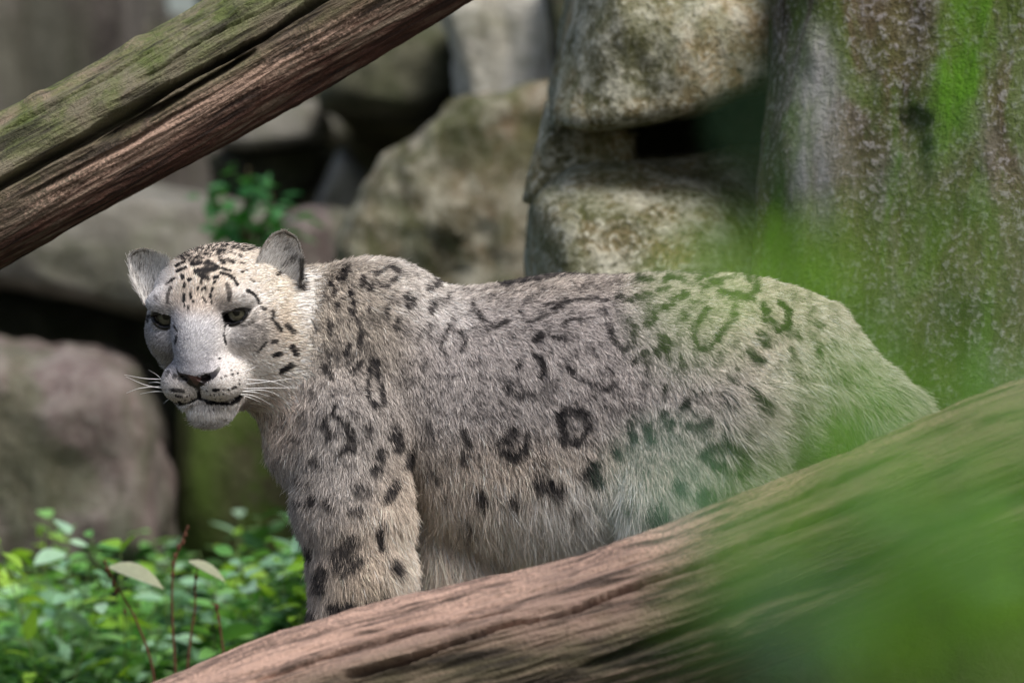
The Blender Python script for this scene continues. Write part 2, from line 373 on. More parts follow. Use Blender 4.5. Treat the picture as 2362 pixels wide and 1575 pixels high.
def log(name, label, path, radii, material, cracks, zone_fn, na=700, nt=220, seed=0.0, groove=0.05, knots=()):
    C = catmull(path, na); L = np.concatenate([[0], np.cumsum(np.linalg.norm(np.diff(C, axis=0), axis=1))])
    rad = np.interp(np.linspace(0, 1, na), np.linspace(0, 1, len(radii)), radii)
    T = np.gradient(C, axis=0); T /= np.linalg.norm(T, axis=1)[:, None]
    n1 = np.array([0, -1.0, 0]) - T * (T @ np.array([0, -1.0, 0]))[:, None]; n1 /= np.linalg.norm(n1, axis=1)[:, None]
    n2 = np.cross(n1, T); n2 *= np.where(n2[:, 2:] < 0, -1, 1)
    th = np.linspace(-math.pi, math.pi, nt, endpoint=False)
    A, TH = np.meshgrid(L, th, indexing='ij'); RR = np.repeat(rad[:, None], nt, 1)
    s, c = np.sin(TH), np.cos(TH)
    q = np.stack([A.ravel() * 1.6 + seed, c.ravel() * 2.2, s.ravel() * 2.2], 1)
    f = 1 + 0.06 * fbm(q * np.array([1.5, .6, .6]), 3).reshape(na, nt)
    wob = 0.12 * fbm(np.stack([A.ravel() * 3 + seed, 0 * q[:, 0], 0 * q[:, 0]], 1), 3).reshape(na, nt)
    q2 = np.stack([A.ravel() * 2.2 + seed + 9, np.cos(TH + wob).ravel() * 5, np.sin(TH + wob).ravel() * 5], 1)
    g = fbm(q2, 5, 0.55, True).reshape(na, nt)
    f = f + groove * (np.clip(g, -1, 1.4) - 0.7) * 0.6
    q3 = np.stack([A.ravel() * 14 + seed, np.cos(TH + wob).ravel() * 16, np.sin(TH + wob).ravel() * 16], 1)
    f = f + 0.022 * fbm(q3, 3).reshape(na, nt)
    ck = np.zeros_like(f)
    for (pts, width, depth) in cracks:          # pts: (fraction along, sin of the height on the face)
        pa = np.array(pts); x = np.linspace(0, 1, na)
        thc = np.interp(x, pa[:, 0], np.arcsin(np.clip(pa[:, 1], -1, 1)))
        thc = thc + 0.05 * fbm(np.stack([L * 6 + seed * 3, 0 * L, 0 * L + depth * 50], 1), 4)
        m = np.clip((x - pa[0, 0]) / 0.04, 0, 1) * np.clip((pa[-1, 0] - x) / 0.04, 0, 1)
        wv = width * (0.55 + 0.9 * np.clip(fbm(np.stack([L * 4 + 3, 0 * L + 2, 0 * L], 1), 2) + 0.5, 0, 1.4))
        d = (TH - thc[:, None]) * RR
        pr = np.clip(1.15 - np.abs(d) / wv[:, None], 0, 1) * m[:, None]; pr = np.minimum(pr * 1.8, 1)
        ck = np.maximum(ck, pr); f = f - pr * depth / RR
    for (ka, ks, kr, kh) in knots:               # stubs of lost twigs
        d2 = ((A - ka * L[-1]) / (kr * 1.5)) ** 2 + ((TH - math.asin(ks)) * RR / kr) ** 2
        f = f + kh / RR * np.exp(-d2 ** 1.5)
    rr = RR * f
    v = C[:, None, :] + rr[..., None] * (c[..., None] * n1[:, None, :] + s[..., None] * n2[:, None, :])
    v = v.reshape(-1, 3)
    i = np.arange(na * nt).reshape(na, nt); j = np.roll(i, -1, 1)
    F = np.stack([i[:-1], i[1:], j[1:], j[:-1]], -1).reshape(-1, 4).tolist()
    F.append(i[0].tolist()); F.append(i[-1][::-1].tolist())
    grain = np.stack([A.ravel() * 0.09, TH.ravel() * 0 + c.ravel() * np.mean(rad), s.ravel() * np.mean(rad)], 1)
    at = {'grain': ('FLOAT_VECTOR', 'POINT', grain)}
    u = CX + v[:, 0] / v[:, 1] * FPX; w = CY - (v[:, 2] - CAMZ) / v[:, 1] * FPX
    for k, val in zone_fn(A.ravel() / L[-1], TH.ravel(), v, u, w).items(): at[k] = ('FLOAT', 'POINT', np.clip(val, 0, 1))
    o = mesh_obj(name, v, F, material, None, True, at)
    recentre(o); tag(o, label, 'log')
    return o

def zone_upper(a, th, v, u, w):
    s = np.sin(th)
    n = fbm(v * 7, 4)
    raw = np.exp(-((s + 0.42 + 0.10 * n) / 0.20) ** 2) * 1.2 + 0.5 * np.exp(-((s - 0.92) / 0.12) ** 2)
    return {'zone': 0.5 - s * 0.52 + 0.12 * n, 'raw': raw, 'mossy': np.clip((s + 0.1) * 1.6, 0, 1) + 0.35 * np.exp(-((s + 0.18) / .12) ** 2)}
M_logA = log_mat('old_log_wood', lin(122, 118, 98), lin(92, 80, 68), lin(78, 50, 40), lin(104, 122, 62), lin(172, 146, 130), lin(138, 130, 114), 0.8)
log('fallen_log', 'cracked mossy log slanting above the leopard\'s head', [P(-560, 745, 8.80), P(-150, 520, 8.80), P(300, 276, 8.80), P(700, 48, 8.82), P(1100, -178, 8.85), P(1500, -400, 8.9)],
    [0.103, 0.105, 0.103, 0.102, 0.100, 0.098], M_logA,
    [([(0.1, -0.15), (0.25, -0.02), (0.4, 0.05), (0.55, 0.0), (0.62, 0.1), (0.8, 0.05)], 0.010, 0.085),
     ([(0.36, -0.12), (0.42, -0.16), (0.5, -0.12), (0.54, -0.1)], 0.007, 0.06),
     ([(0.2, 0.62), (0.3, 0.68), (0.45, 0.66), (0.55, 0.7)], 0.004, 0.02),
     ([(0.42, 0.36), (0.5, 0.42), (0.7, 0.35)], 0.004, 0.022),
     ([(0.28, -0.33), (0.4, -0.38), (0.48, -0.35)], 0.004, 0.02)], zone_upper, 720, 400, 3.0, 0.05, [(0.345, 0.93, .014, .007), (0.452, 0.95, .016, .008), (0.40, 0.3, .012, .006), (0.56, 0.55, .014, .008)])

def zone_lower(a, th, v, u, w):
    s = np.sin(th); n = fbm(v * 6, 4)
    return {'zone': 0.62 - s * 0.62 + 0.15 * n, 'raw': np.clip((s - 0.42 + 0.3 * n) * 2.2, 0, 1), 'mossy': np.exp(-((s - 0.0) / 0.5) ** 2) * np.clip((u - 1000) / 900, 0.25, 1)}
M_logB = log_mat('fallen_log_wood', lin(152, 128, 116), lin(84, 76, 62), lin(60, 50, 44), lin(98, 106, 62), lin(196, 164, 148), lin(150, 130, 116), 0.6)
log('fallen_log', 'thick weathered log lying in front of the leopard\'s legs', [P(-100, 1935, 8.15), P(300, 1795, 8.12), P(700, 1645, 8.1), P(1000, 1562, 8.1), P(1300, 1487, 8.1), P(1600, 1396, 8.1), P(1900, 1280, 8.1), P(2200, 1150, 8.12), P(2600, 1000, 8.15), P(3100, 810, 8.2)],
    [0.112, 0.114, 0.118, 0.118, 0.12, 0.122, 0.124, 0.124], M_logB,
    [([(0.26, 0.28), (0.36, 0.40), (0.48, 0.45), (0.57, 0.5), (0.7, 0.46)], 0.0055, 0.06),
     ([(0.45, -0.25), (0.6, -0.2), (0.7, -0.22), (0.85, -0.3)], 0.009, 0.03),
     ([(0.5, 0.72), (0.62, 0.76), (0.75, 0.74)], 0.004, 0.015),
     ([(0.2, 0.6), (0.33, 0.62), (0.42, 0.6)], 0.004, 0.018)], zone_lower, 800, 400, 8.0, 0.05, [(0.49, 0.93, .03, .010), (0.54, -0.35, .014, .012), (0.64, 0.9, .035, .010)])

# ------------------------------------------------------------------ snow leopard
# designed in photograph pixels (u right, v down) and w = pixels towards the camera, at the scale of distance Y0
def to_world(p):
    p = np.asarray(p, float)
    return np.stack([(p[:, 0] - CX) / PXM, Y0 - p[:, 2] / PXM, CAMZ - (p[:, 1] - CY) / PXM], 1)
def project(wp):
    return CX + wp[:, 0] / wp[:, 1] * FPX, CY - (wp[:, 2] - CAMZ) / wp[:, 1] * FPX
def unproj(u, v, w):
    """design coordinates of a point seen at pixel (u, v) when w pixels in front of the spine"""
    k = (Y0 - w / PXM) / Y0
    return np.array([CX + (u - CX) * k, CY + (v - CY) * k, w])

YAW, PIT, ROL = R(19), R(16), R(3)
_F = np.array([-math.sin(YAW) * math.cos(PIT), math.sin(PIT), math.cos(YAW) * math.cos(PIT)])      # (u, v, w)
_R = np.array([math.cos(YAW), 0, math.sin(YAW)])
_U = np.cross(_F * [1, -1, 1], _R * [1, -1, 1]) * [1, -1, 1]
HR = _R * math.cos(ROL) + _U * math.sin(ROL); HU = _U * math.cos(ROL) - _R * math.sin(ROL); HF = _F
HO = np.array([512.0, 701.0, 150.0])
def head(x, y, z): return HO + HR * x + HU * y + HF * z
HM = np.stack([HR, HU, HF])           # rows: head axes
def to_head(p): return (p - HO) @ HM.T

def ell(c, r, rot=None):
    c = np.array(c, float); r = np.array(r, float)
    def f(p):
        q = p - c
        if rot is not None: q = q @ rot.T
        k0 = np.linalg.norm(q / r, axis=1); k1 = np.linalg.norm(q / (r * r), axis=1) + 1e-9
        return k0 * (k0 - 1.0) / k1
    return f
def cone(a, b, ra, rb):
    a = np.array(a, float); b = np.array(b, float); ab = b - a; L2 = ab @ ab
    def f(p):
        t = np.clip((p - a) @ ab / L2, 0, 1)
        return np.linalg.norm(p - a - t[:, None] * ab, axis=1) - (ra + (rb - ra) * t)
    return f
def smin(a, b, k):
    h = np.clip(0.5 + 0.5 * (b - a) / k, 0, 1)
    return b * (1 - h) + a * h - k * h * (1 - h)
def rotuv(deg):     # rotate in the picture plane
    c, s = math.cos(R(deg)), math.sin(R(deg)); return np.array([[c, s, 0], [-s, c, 0], [0, 0, 1.0]])

BODY = [  # (primitive, blend)
    (ell((1060, 915, 0), (300, 245, 185)), 0), (ell((1310, 905, 0), (340, 268, 190)), 60), (ell((1240, 1040, 0), (330, 150, 150)), 60),
    (ell((1560, 868, 0), (290, 236, 182)), 60), (ell((1730, 862, -5), (215, 215, 168)), 60),
    (ell((1615, 960, 92), (195, 262, 118), rotuv(16)), 22), (ell((1740, 930, -95), (150, 225, 95)), 50),
    (cone((1545, 1130, 90), (1660, 1360, 105), 100, 66), 70), (cone((1660, 1360, 105), (1610, 1530, 110), 64, 60), 30), (cone((1610, 1535, 110), (1520, 1540, 115), 56, 50), 30),
    (cone((1700, 1090, -105), (1790, 1360, -105), 92, 60), 50), (cone((1790, 1360, -105), (1750, 1530, -105), 60, 56), 30), (cone((1750, 1535, -105), (1670, 1540, -105), 55, 50), 30),
    (ell((848, 850, 100), (158, 235, 112), rotuv(-4)), 34), (ell((885, 715, 40), (100, 96, 105)), 60), (ell((800, 960, 40), (135, 210, 150)), 60),
    (cone((812, 950, 124), (816, 1150, 134), 136, 120), 18), (cone((818, 1150, 130), (835, 1310, 132), 116, 100), 40), (cone((835, 1310, 132), (800, 1470, 138), 98, 82), 40), (ell((775, 1510, 150), (95, 50, 85)), 40),
    (cone((960, 1000, -110), (1010, 1200, -115), 120, 100), 50), (cone((1010, 1200, -115), (1080, 1460, -115), 92, 66), 40), (ell((1060, 1505, -110), (80, 48, 70)), 30),
    (cone((880, 805, 10), (640, 770, 70), 178, 150), 70), (cone((680, 800, 60), (590, 800, 120), 150, 120), 50), (cone((700, 900, 50), (740, 1000, 60), 100, 120), 50),
    (cone((1860, 800, -10), (2010, 935, -20), 105, 78), 60), (cone((2010, 935, -20), (2240, 1180, -40), 78, 74), 40), (cone((2240, 1180, -40), (2420, 1420, -60), 74, 60), 30),
]
def HE(c, r): return ell(head(*c), r, HM)
HEAD = [
    (HE((0, 22, -20), (152, 106, 150)), 50), (HE((0, 18, 72), (112, 82, 66)), 40),
    (HE((-94, -52, 22), (74, 80, 90)), 36), (HE((97, -62, 22), (76, 92, 92)), 40),
    (HE((-122, -85, -60), (66, 95, 70)), 50), (HE((128, -95, -50), (82, 112, 80)), 50),
    (HE((0, -48, 128), (60, 78, 72)), 34), (cone(head(0, -15, 118), head(0, -88, 168), 50, 44), 30),
    (HE((-46, -138, 150), (52, 48, 64)), 28), (HE((46, -138, 150), (52, 48, 64)), 28),
    (HE((0, -108, 182), (40, 26, 34)), 14),
    (HE((0, -196, 135), (56, 36, 52)), 20), (HE((0, -150, 60), (86, 74, 108)), 36),
    (HE((-80, 38, 104), (46, 24, 32)), 24), (HE((82, 37, 106), (48, 24, 33)), 24),
    (HE((-84, -48, 92), (46, 34, 40)), 26), (HE((84, -48, 92), (46, 34, 40)), 26),
]
EYE_R = 34.0
EYES = [dict(c=head(-86, 2, 94), s=-1), dict(c=head(86, 2, 94), s=1)]
for e in EYES: EYES_n = None
def almond(ax, ay):
    return np.maximum(np.sqrt(ax ** 2 + (ay + 32) ** 2) - 44, np.sqrt(ax ** 2 + (ay - 19) ** 2) - 34)
def eye_rim(p):
    """1 on the bare black skin round the eye openings"""
    q = to_head(p); m = np.zeros(len(p))
    for e in EYES:
        ec = to_head(e['c'][None])[0]; ax, ay = (q[:, 0] - ec[0]) * e['s'], q[:, 1] - ec[1]
        a = almond(ax, ay - 0.16 * ax)
        m = np.maximum(m, np.clip((11 - a) / 3.5, 0, 1) * (q[:, 2] > ec[2] - 12) * (np.linalg.norm(p - e['c'], axis=1) < 60))
    return m
def sdf(p, headonly=False):
    d = None
    for f, k in BODY:
        x = f(p); d = x if d is None else smin(d, x, max(k, 1))
    for f, k in HEAD:
        d = smin(d, f(p), k)
    q = to_head(p)
    for e in EYES:
        ec = to_head(e['c'][None])[0]
        d = smin(d, np.linalg.norm(p - e['c'], axis=1) - (EYE_R + 7), 8)          # lids bulge over the eyeball
        ax, ay = (q[:, 0] - ec[0]) * e['s'], q[:, 1] - ec[1]
        # almond opening (outer corner a little higher), cut forward through the lids
        ay2 = ay - 0.16 * ax
        alm = almond(ax, ay2); alm = np.maximum(alm, -(q[:, 2] - ec[2] - 4))
        d = np.maximum(d, -alm)
    # mouth line and nostrils
    m = np.abs(q[:, 1] + 178 - 9 * np.cos(q[:, 0] / 20.0) * (np.abs(q[:, 0]) < 63) + 0.0) - 4
    m = np.maximum(m, np.abs(q[:, 0]) - 78); m = np.maximum(m, 118 - q[:, 2])
    m = np.maximum(m, -(d + 9))
    d = np.maximum(d, -m)
    ph = np.maximum(np.abs(q[:, 0]) - 2.5, np.abs(q[:, 1] + 150) - 20); ph = np.maximum(ph, 150 - q[:, 2]); ph = np.maximum(ph, -(d + 7)); d = np.maximum(d, -ph)
    for s in (-1, 1):
        n = np.linalg.norm((q - np.array([27 * s, -117, 213])) / np.array([16, 10, 22]), axis=1) - 1
        d = np.maximum(d, -n * 8)
    return d

def surface_nets(V, X, Yv, Z):
    ins = V < 0
    nx, ny, nz = V.shape
    acc = np.zeros((nx - 1, ny - 1, nz - 1, 3)); cnt = np.zeros((nx - 1, ny - 1, nz - 1))
    cells = {0: (X, 0), 1: (Yv, 1), 2: (Z, 2)}
    ax = [X, Yv, Z]
    for axis in range(3):
        a = [slice(None)] * 3; b = [slice(None)] * 3; a[axis] = slice(0, -1); b[axis] = slice(1, None)
        va, vb = V[tuple(a)], V[tuple(b)]; cross = (va < 0) != (vb < 0)
        t = np.where(cross, va / np.where(cross, va - vb, 1), 0)
        sh = [1, 1, 1]; sh[axis] = -1
        x0 = ax[axis][:-1].reshape(sh); h = np.diff(ax[axis]).reshape(sh)
        comp = [None] * 3
        for k in range(3):
            s2 = [1, 1, 1]; s2[k] = -1
            comp[k] = (x0 + t * h) if k == axis else np.broadcast_to(ax[k].reshape(s2), t.shape)
        pos = np.stack(comp, -1) * cross[..., None]
        o = [k for k in range(3) if k != axis]
        for da in (0, 1):
            for db in (0, 1):
                sl = [slice(None)] * 3
                sl[o[0]] = slice(da, da + V.shape[o[0]] - 1); sl[o[1]] = slice(db, db + V.shape[o[1]] - 1)
                acc += pos[tuple(sl)]; cnt += cross[tuple(sl)]
    act = cnt > 0
    idx = -np.ones(act.shape, np.int64); idx[act] = np.arange(act.sum())
    verts = acc[act] / cnt[act][:, None]
    faces = []
    for axis in range(3):
        a = [slice(1, -1)] * 3; a[axis] = slice(0, -1); b = [slice(1, -1)] * 3; b[axis] = slice(1, None)
        va, vb = ins[tuple(a)], ins[tuple(b)]; cr = va != vb
        ii = np.argwhere(cr); flip = vb[cr]
        base = ii.copy()
        o = [k for k in range(3) if k != axis]
        for k in o: base[:, k] += 1
        quad = []
        for da, db in ((1, 1), (0, 1), (0, 0), (1, 0)):
            c = base.copy(); c[:, o[0]] -= da; c[:, o[1]] -= db
            quad.append(idx[c[:, 0], c[:, 1], c[:, 2]])
        quad = np.stack(quad, 1)
        if axis == 1: flip = ~flip
        quad[flip] = quad[flip][:, ::-1]
        faces.append(quad)
    return verts, np.concatenate(faces)

def sdf_grad(p, e=1.0):
    g = np.stack([sdf(p + np.eye(3)[k] * e) - sdf(p - np.eye(3)[k] * e) for k in range(3)], 1)
    return g / (np.linalg.norm(g, axis=1)[:, None] + 1e-9)

def leopard_mesh():
    h = 13.0
    X = np.arange(270, 2520, h); Yv = np.arange(540, 1620, h); Z = np.arange(-290, 420, h)
    g = np.stack(np.meshgrid(X, Yv, Z, indexing='ij'), -1).reshape(-1, 3)
    V = np.concatenate([sdf(c) for c in np.array_split(g, 24)]).reshape(len(X), len(Yv), len(Z))
    v, f = surface_nets(V, X, Yv, Z)
    bm = bmesh.new(); vs = [bm.verts.new(p) for p in v]
    for q in f: 
        try: bm.faces.new([vs[i] for i in q])
        except ValueError: pass
    bm.verts.ensure_lookup_table()
    def select(fn):
        co = np.array([x.co[:] for x in bm.verts]); ok = fn(co); bm.verts.index_update()
        return [e for e in bm.edges if ok[e.verts[0].index] and ok[e.verts[1].index]]
    def newton(n=4):
        co = np.array([x.co[:] for x in bm.verts])
        for _ in range(n):
            gr = sdf_grad(co); co = co - gr * np.clip(sdf(co), -6, 6)[:, None] * 0.9
        for x, c in zip(bm.verts, co): x.co = c
    newton(2)
    bmesh.ops.subdivide_edges(bm, edges=select(lambda c: (to_head(c)[:, 2] > -60) & (np.abs(to_head(c)[:, 0]) < 190) & (to_head(c)[:, 1] > -260) & (c[:, 0] < 740)), cuts=1, use_grid_fill=True)
    newton(2)
    bmesh.ops.subdivide_edges(bm, edges=select(lambda c: (to_head(c)[:, 2] > 60) & (np.abs(to_head(c)[:, 0]) < 150) & (to_head(c)[:, 1] > -250) & (c[:, 0] < 720)), cuts=1, use_grid_fill=True)
    newton(3)
    def near_feature(c):
        q = to_head(c)
        m = np.zeros(len(c), bool)
        for e in EYES: m |= np.linalg.norm(c - e['c'], axis=1) < 58
        m |= (q[:, 2] > 120) & (q[:, 1] < -85) & (q[:, 1] > -215)
        return m
    bmesh.ops.subdivide_edges(bm, edges=select(near_feature), cuts=1, use_grid_fill=True)
    newton(4)
    bmesh.ops.triangulate(bm, faces=bm.faces)
    bm.verts.index_update()
    co = np.array([x.co[:] for x in bm.verts]); F = np.array([[x.index for x in q.verts] for q in bm.faces])
    nr = sdf_grad(co, 2.0)
    bm.free()
    # faces must face outwards
    fn = np.cross(co[F[:, 1]] - co[F[:, 0]], co[F[:, 2]] - co[F[:, 0]])
    if (np.einsum('ij,ij->i', fn, nr[F[:, 0]]) > 0).mean() < 0.5: F = F[:, ::-1]
    return co, F, nr

def ear_mesh(A, B, back, thick=7, bulge=42, ns=22, nt=26):
    A = catmull(A, ns); B = catmull(B, ns)
    t = np.linspace(0, 1, nt)
    s = np.linspace(0, 1, ns)
    back = np.array(back, float); back /= np.linalg.norm(back)
    base = A[:, None] * (1 - t)[None, :, None] + B[:, None] * t[None, :, None]
    w = np.linalg.norm(A - B, axis=1); w = np.minimum(w / w.max(), 1)
    cup = bulge * (4 * t * (1 - t))[None, :] ** 0.7 * (w ** 0.8)[:, None] * (1.0 - 0.25 * s)[:, None]
    inner = base + back * cup[..., None]
    outer = base + back * (cup + thick * (4 * t * (1 - t))[None, :] ** 0.4 * np.minimum(1, 3 * w)[:, None])[..., None]
    I = inner.reshape(-1, 3); O = outer.reshape(-1, 3)
    i = np.arange(ns * nt).reshape(ns, nt)
    q = np.stack([i[:-1, :-1], i[1:, :-1], i[1:, 1:], i[:-1, 1:]], -1).reshape(-1, 4)
    tri = np.concatenate([q[:, [0, 1, 2]], q[:, [0, 2, 3]]])
    def normals(V, T):
        n = np.zeros_like(V); fn = np.cross(V[T[:, 1]] - V[T[:, 0]], V[T[:, 2]] - V[T[:, 0]])
        for k in range(3): np.add.at(n, T[:, k], fn)
        return n / (np.linalg.norm(n, axis=1)[:, None] + 1e-9)
    nI = normals(I, tri); sg = np.sign((nI @ -back).mean()); tI = tri if sg > 0 else tri[:, ::-1]; nI = nI * sg
    nO = -normals(O, tI); tO = tI[:, ::-1]
    return I, tI, nI, O, tO, nO

# coat markings and one painted shade line, in pixels read off enlarged views of the photograph: (ox, oy, scale), [(width, strength, points)]
MARKS_HEAD = ((260, 500, 3.016), [
 (56, .95, [(470, 262), (600, 222), (720, 196), (850, 196), (1010, 196)]), (46, .85, [(500, 280), (620, 252), (760, 245)]), (30, .8, [(640, 330), (650, 400)]), (28, 1, [(540, 305), (585, 290)]), (17, 1, [(445, 345), (500, 318)]), (17, 1, [(450, 388), (510, 365)]),
 (32, 1, [(560, 338), (600, 325)]), (30, 1, [(610, 285), (700, 262), (760, 245)]), (34, 1, [(660, 325), (692, 352)]), (26, 1, [(575, 388), (690, 378), (720, 360)]), (22, 1, [(600, 415), (660, 440)]), (24, .9, [(620, 440), (640, 400)]),
 (28, 1, [(740, 295), (760, 322)]), (20, 1, [(790, 305), (828, 320)]), (16, 1, [(800, 250), (840, 262)]), (16, 1, [(880, 235), (940, 228)]), (13, 1, [(868, 270), (885, 280)]), (10, .8, [(840, 285)]), (13, .8, [(880, 320), (902, 326)]),
 (15, 1, [(735, 365), (805, 380)]), (15, 1, [(745, 400), (790, 410), (832, 438), (860, 480)]), (15, .9, [(890, 385)]), (13, .9, [(920, 372)]), (11, .6, [(950, 440), (970, 455)]),
 (20, 1, [(485, 418), (490, 440)]), (18, 1, [(528, 447), (545, 447)]), (16, 1, [(502, 478), (497, 502)]), (15, 1, [(500, 548), (498, 592)]), (13, 1, [(545, 538), (545, 577)]), (12, 1, [(561, 592), (560, 602)]),
 (11, 1, [(500, 620), (499, 630)]), (12, 1, [(527, 632), (525, 648)]), (10, 1, [(590, 500), (590, 515)]), (11, 1, [(620, 508), (615, 522)]), (13, 1, [(640, 502), (640, 520)]), (14, .8, [(612, 462), (610, 478)]),
 (20, 1, [(700, 430), (725, 428)]), (14, 1, [(703, 460), (696, 472)]), (14, 1, [(690, 505), (686, 525)]), (14, 1, [(677, 550), (676, 568)]), (12, 1, [(683, 592), (684, 602)]), (10, 1, [(627, 565), (630, 582)]), (12, 1, [(638, 590), (644, 604)]),
 (14, .9, [(380, 478), (430, 438)]), (15, .7, [(408, 502), (386, 560), (390, 600)]), (24, .7, [(790, 480), (805, 540), (800, 580)]), (18, 1, [(925, 520), (980, 550), (1012, 602)]), (18, .6, [(900, 555)]),
 (18, .9, [(1035, 635), (1048, 645)]), (17, .9, [(1098, 665), (1110, 722), (1158, 792)]), (26, .8, [(1195, 750), (1245, 800)]), (16, .5, [(1150, 615), (1165, 630)]), (24, .8, [(1095, 870), (1125, 868)]),
 (12, .8, [(1060, 870), (1000, 935)]), (26, .9, [(1110, 962), (1150, 955)]), (34, 1, [(1235, 905), (1262, 950)]), (34, .9, [(1165, 1075), (1225, 1035)]), (18, .5, [(305, 565), (310, 580)]), (13, .8, [(300, 690), (252, 690), (248, 730)]),
 (12, .8, [(450, 830), (440, 885)]), (17, .9, [(768, 830), (785, 885)]), (9, .8, [(790, 745), (772, 770), (768, 810)]), (10, .8, [(430, 765), (452, 800)]), (12, 1, [(740, 990)]),
 (18, .6, [(380, 1105), (390, 1080)]), (20, .6, [(430, 1105), (430, 1125)]), (11, .9, [(750, 1125)]), (13, .9, [(780, 1110)]), (12, .9, [(828, 1100)]), (12, .9, [(860, 1088)]), (12, .8, [(875, 1135)]), (10, .7, [(820, 1072)]),
 (14, .9, [(700, 1205), (735, 1205)]), (13, .9, [(768, 1207)]), (13, .9, [(800, 1200)]), (14, .9, [(830, 1190), (850, 1185)]), (12, .8, [(875, 1165)]), (9, .8, [(655, 1212)]), (9, .8, [(680, 1235)]), (9, .8, [(705, 1235)]), (9, .8, [(740, 1235)]), (9, .8, [(770, 1232)]), (8, .8, [(710, 1260)]), (8, .8, [(748, 1262)]),
 (18, .85, [(415, 1205), (490, 1215)]), (11, .8, [(440, 1240), (480, 1245)]), (9, .8, [(515, 1245)]), (9, .8, [(532, 1238)]), (9, .8, [(500, 1268)]), (9, .8, [(545, 1262)]),
 (20, 1, [(598, 1190), (600, 1255)]), (14, 1, [(598, 1255), (545, 1285), (490, 1302), (458, 1285)]), (17, 1, [(600, 1258), (660, 1285), (740, 1297), (820, 1290), (868, 1265), (885, 1240)]),
 (14, .8, [(700, 1328)]), (12, .6, [(650, 1312)]), (12, .7, [(550, 1330)]), (40, .35, [(560, 1320), (720, 1320)]), (30, 1, [(1300, 330), (1322, 420), (1315, 500), (1290, 480)]),
 (22, .8, [(1215, 215), (1190, 260)]), (20, .8, [(1140, 400), (1220, 350), (1260, 300)]), (22, .5, [(160, 360), (190, 390)]), (26, .3, [(960, 740), (1050, 790), (1040, 850)])])
EYE_RIMS = ((260, 500, 3.016), [(22, 1, [(296, 690), (335, 666), (385, 660), (425, 685), (442, 735), (434, 772), (370, 770), (325, 740), (296, 690)]),
 (24, 1, [(795, 700), (840, 652), (905, 638), (978, 640), (950, 702), (900, 746), (840, 748), (800, 730), (795, 700)])])
MARKS_B2 = ((640, 560, 3.5636), [
 (34, .8, [(430, 330), (465, 380), (455, 400)]), (26, .8, [(350, 470), (380, 400), (410, 330)]), (40, .8, [(410, 450)]), (34, .9, [(590, 385), (585, 412)]), (32, .8, [(520, 452), (540, 440)]), (32, .8, [(482, 500), (475, 540)]), (38, .8, [(610, 480), (620, 550)]),
 (56, .9, [(530, 285), (560, 210)]), (44, .9, [(705, 290), (690, 335)]), (38, .9, [(765, 335), (740, 372)]), (30, .8, [(800, 265), (900, 195), (980, 215), (970, 270), (930, 305)]), (32, .9, [(830, 345), (900, 340)]), (60, .8, [(1230, 365), (1300, 325)]),
 (38, .8, [(1040, 420), (1050, 520)]), (34, .8, [(1110, 440), (1100, 500)]), (46, .8, [(1272, 475), (1245, 540)]), (36, .7, [(920, 480), (890, 540), (900, 600)]), (30, .7, [(975, 620), (970, 700)]), (28, .7, [(740, 530), (745, 560)]),
 (28, .7, [(410, 610), (430, 680), (430, 760)]), (60, .45, [(510, 640)]), (24, .5, [(590, 640)]), (32, .75, [(660, 600), (690, 720), (680, 850)]), (40, .8, [(690, 950), (660, 1010), (610, 1050)]), (26, .5, [(690, 850), (560, 1000)]), (42, .8, [(575, 830), (560, 900)]), (36, .6, [(360, 830), (340, 880)]),
 (44, .75, [(430, 930), (400, 1020), (430, 1100)]), (30, .7, [(365, 1010), (375, 1060)]), (32, .9, [(800, 920), (765, 1010), (738, 1150), (755, 1270), (795, 1340), (850, 1325), (870, 1270), (845, 1150), (810, 1050), (800, 920)]), (40, .6, [(270, 1200), (300, 1260)]), (36, .8, [(480, 1330), (462, 1390), (515, 1440)]), (36, .5, [(220, 1380), (215, 1430)]),
 (46, .75, [(400, 1420), (380, 1520)]), (46, .8, [(545, 1470), (575, 1560)]), (44, .6, [(740, 1500)]), (50, .7, [(980, 1500), (990, 1560)]), (24, .5, [(1240, 660), (1170, 720), (1130, 820)]), (20, .4, [(1245, 690), (1240, 790)]), (26, .65, [(1440, 620), (1370, 720), (1340, 850), (1385, 890)]), (26, .65, [(1480, 720), (1545, 780), (1510, 860)]),
 (28, .7, [(1600, 470), (1612, 540), (1680, 640), (1780, 685), (1900, 640)]), (18, .45, [(1640, 420), (1720, 370), (1850, 360), (1930, 420)]), (30, .65, [(1990, 560), (2040, 650), (2200, 600), (2320, 510)]), (20, .45, [(2000, 540), (2060, 440), (2200, 380)]), (24, .5, [(2150, 440)]), (46, .8, [(2135, 755), (2100, 800)]),
 (46, .8, [(1995, 980), (1965, 1012)]), (32, .8, [(1850, 1105)]), (54, .85, [(1865, 1185), (1880, 1200)]), (38, .85, [(2100, 910), (2170, 970), (2192, 1070)]), (54, .75, [(1940, 1235), (2010, 1262), (2080, 1240)]), (20, .4, [(1640, 960), (1665, 1100)]), (24, .5, [(1550, 975), (1560, 1005)]), (24, .4, [(1630, 1200), (1590, 1270)]), (28, .6, [(1410, 410), (1380, 485)]), (34, .4, [(1200, 960), (1180, 1040)]),
 (30, .35, [(1760, 800), (1800, 900)]), (40, .3, [(1700, 1250), (1660, 1330)]), (18, .7, [(295, 640), (312, 700), (272, 860), (185, 1050), (100, 1130)])])  # last stroke paints the shade along the neck ruff edge
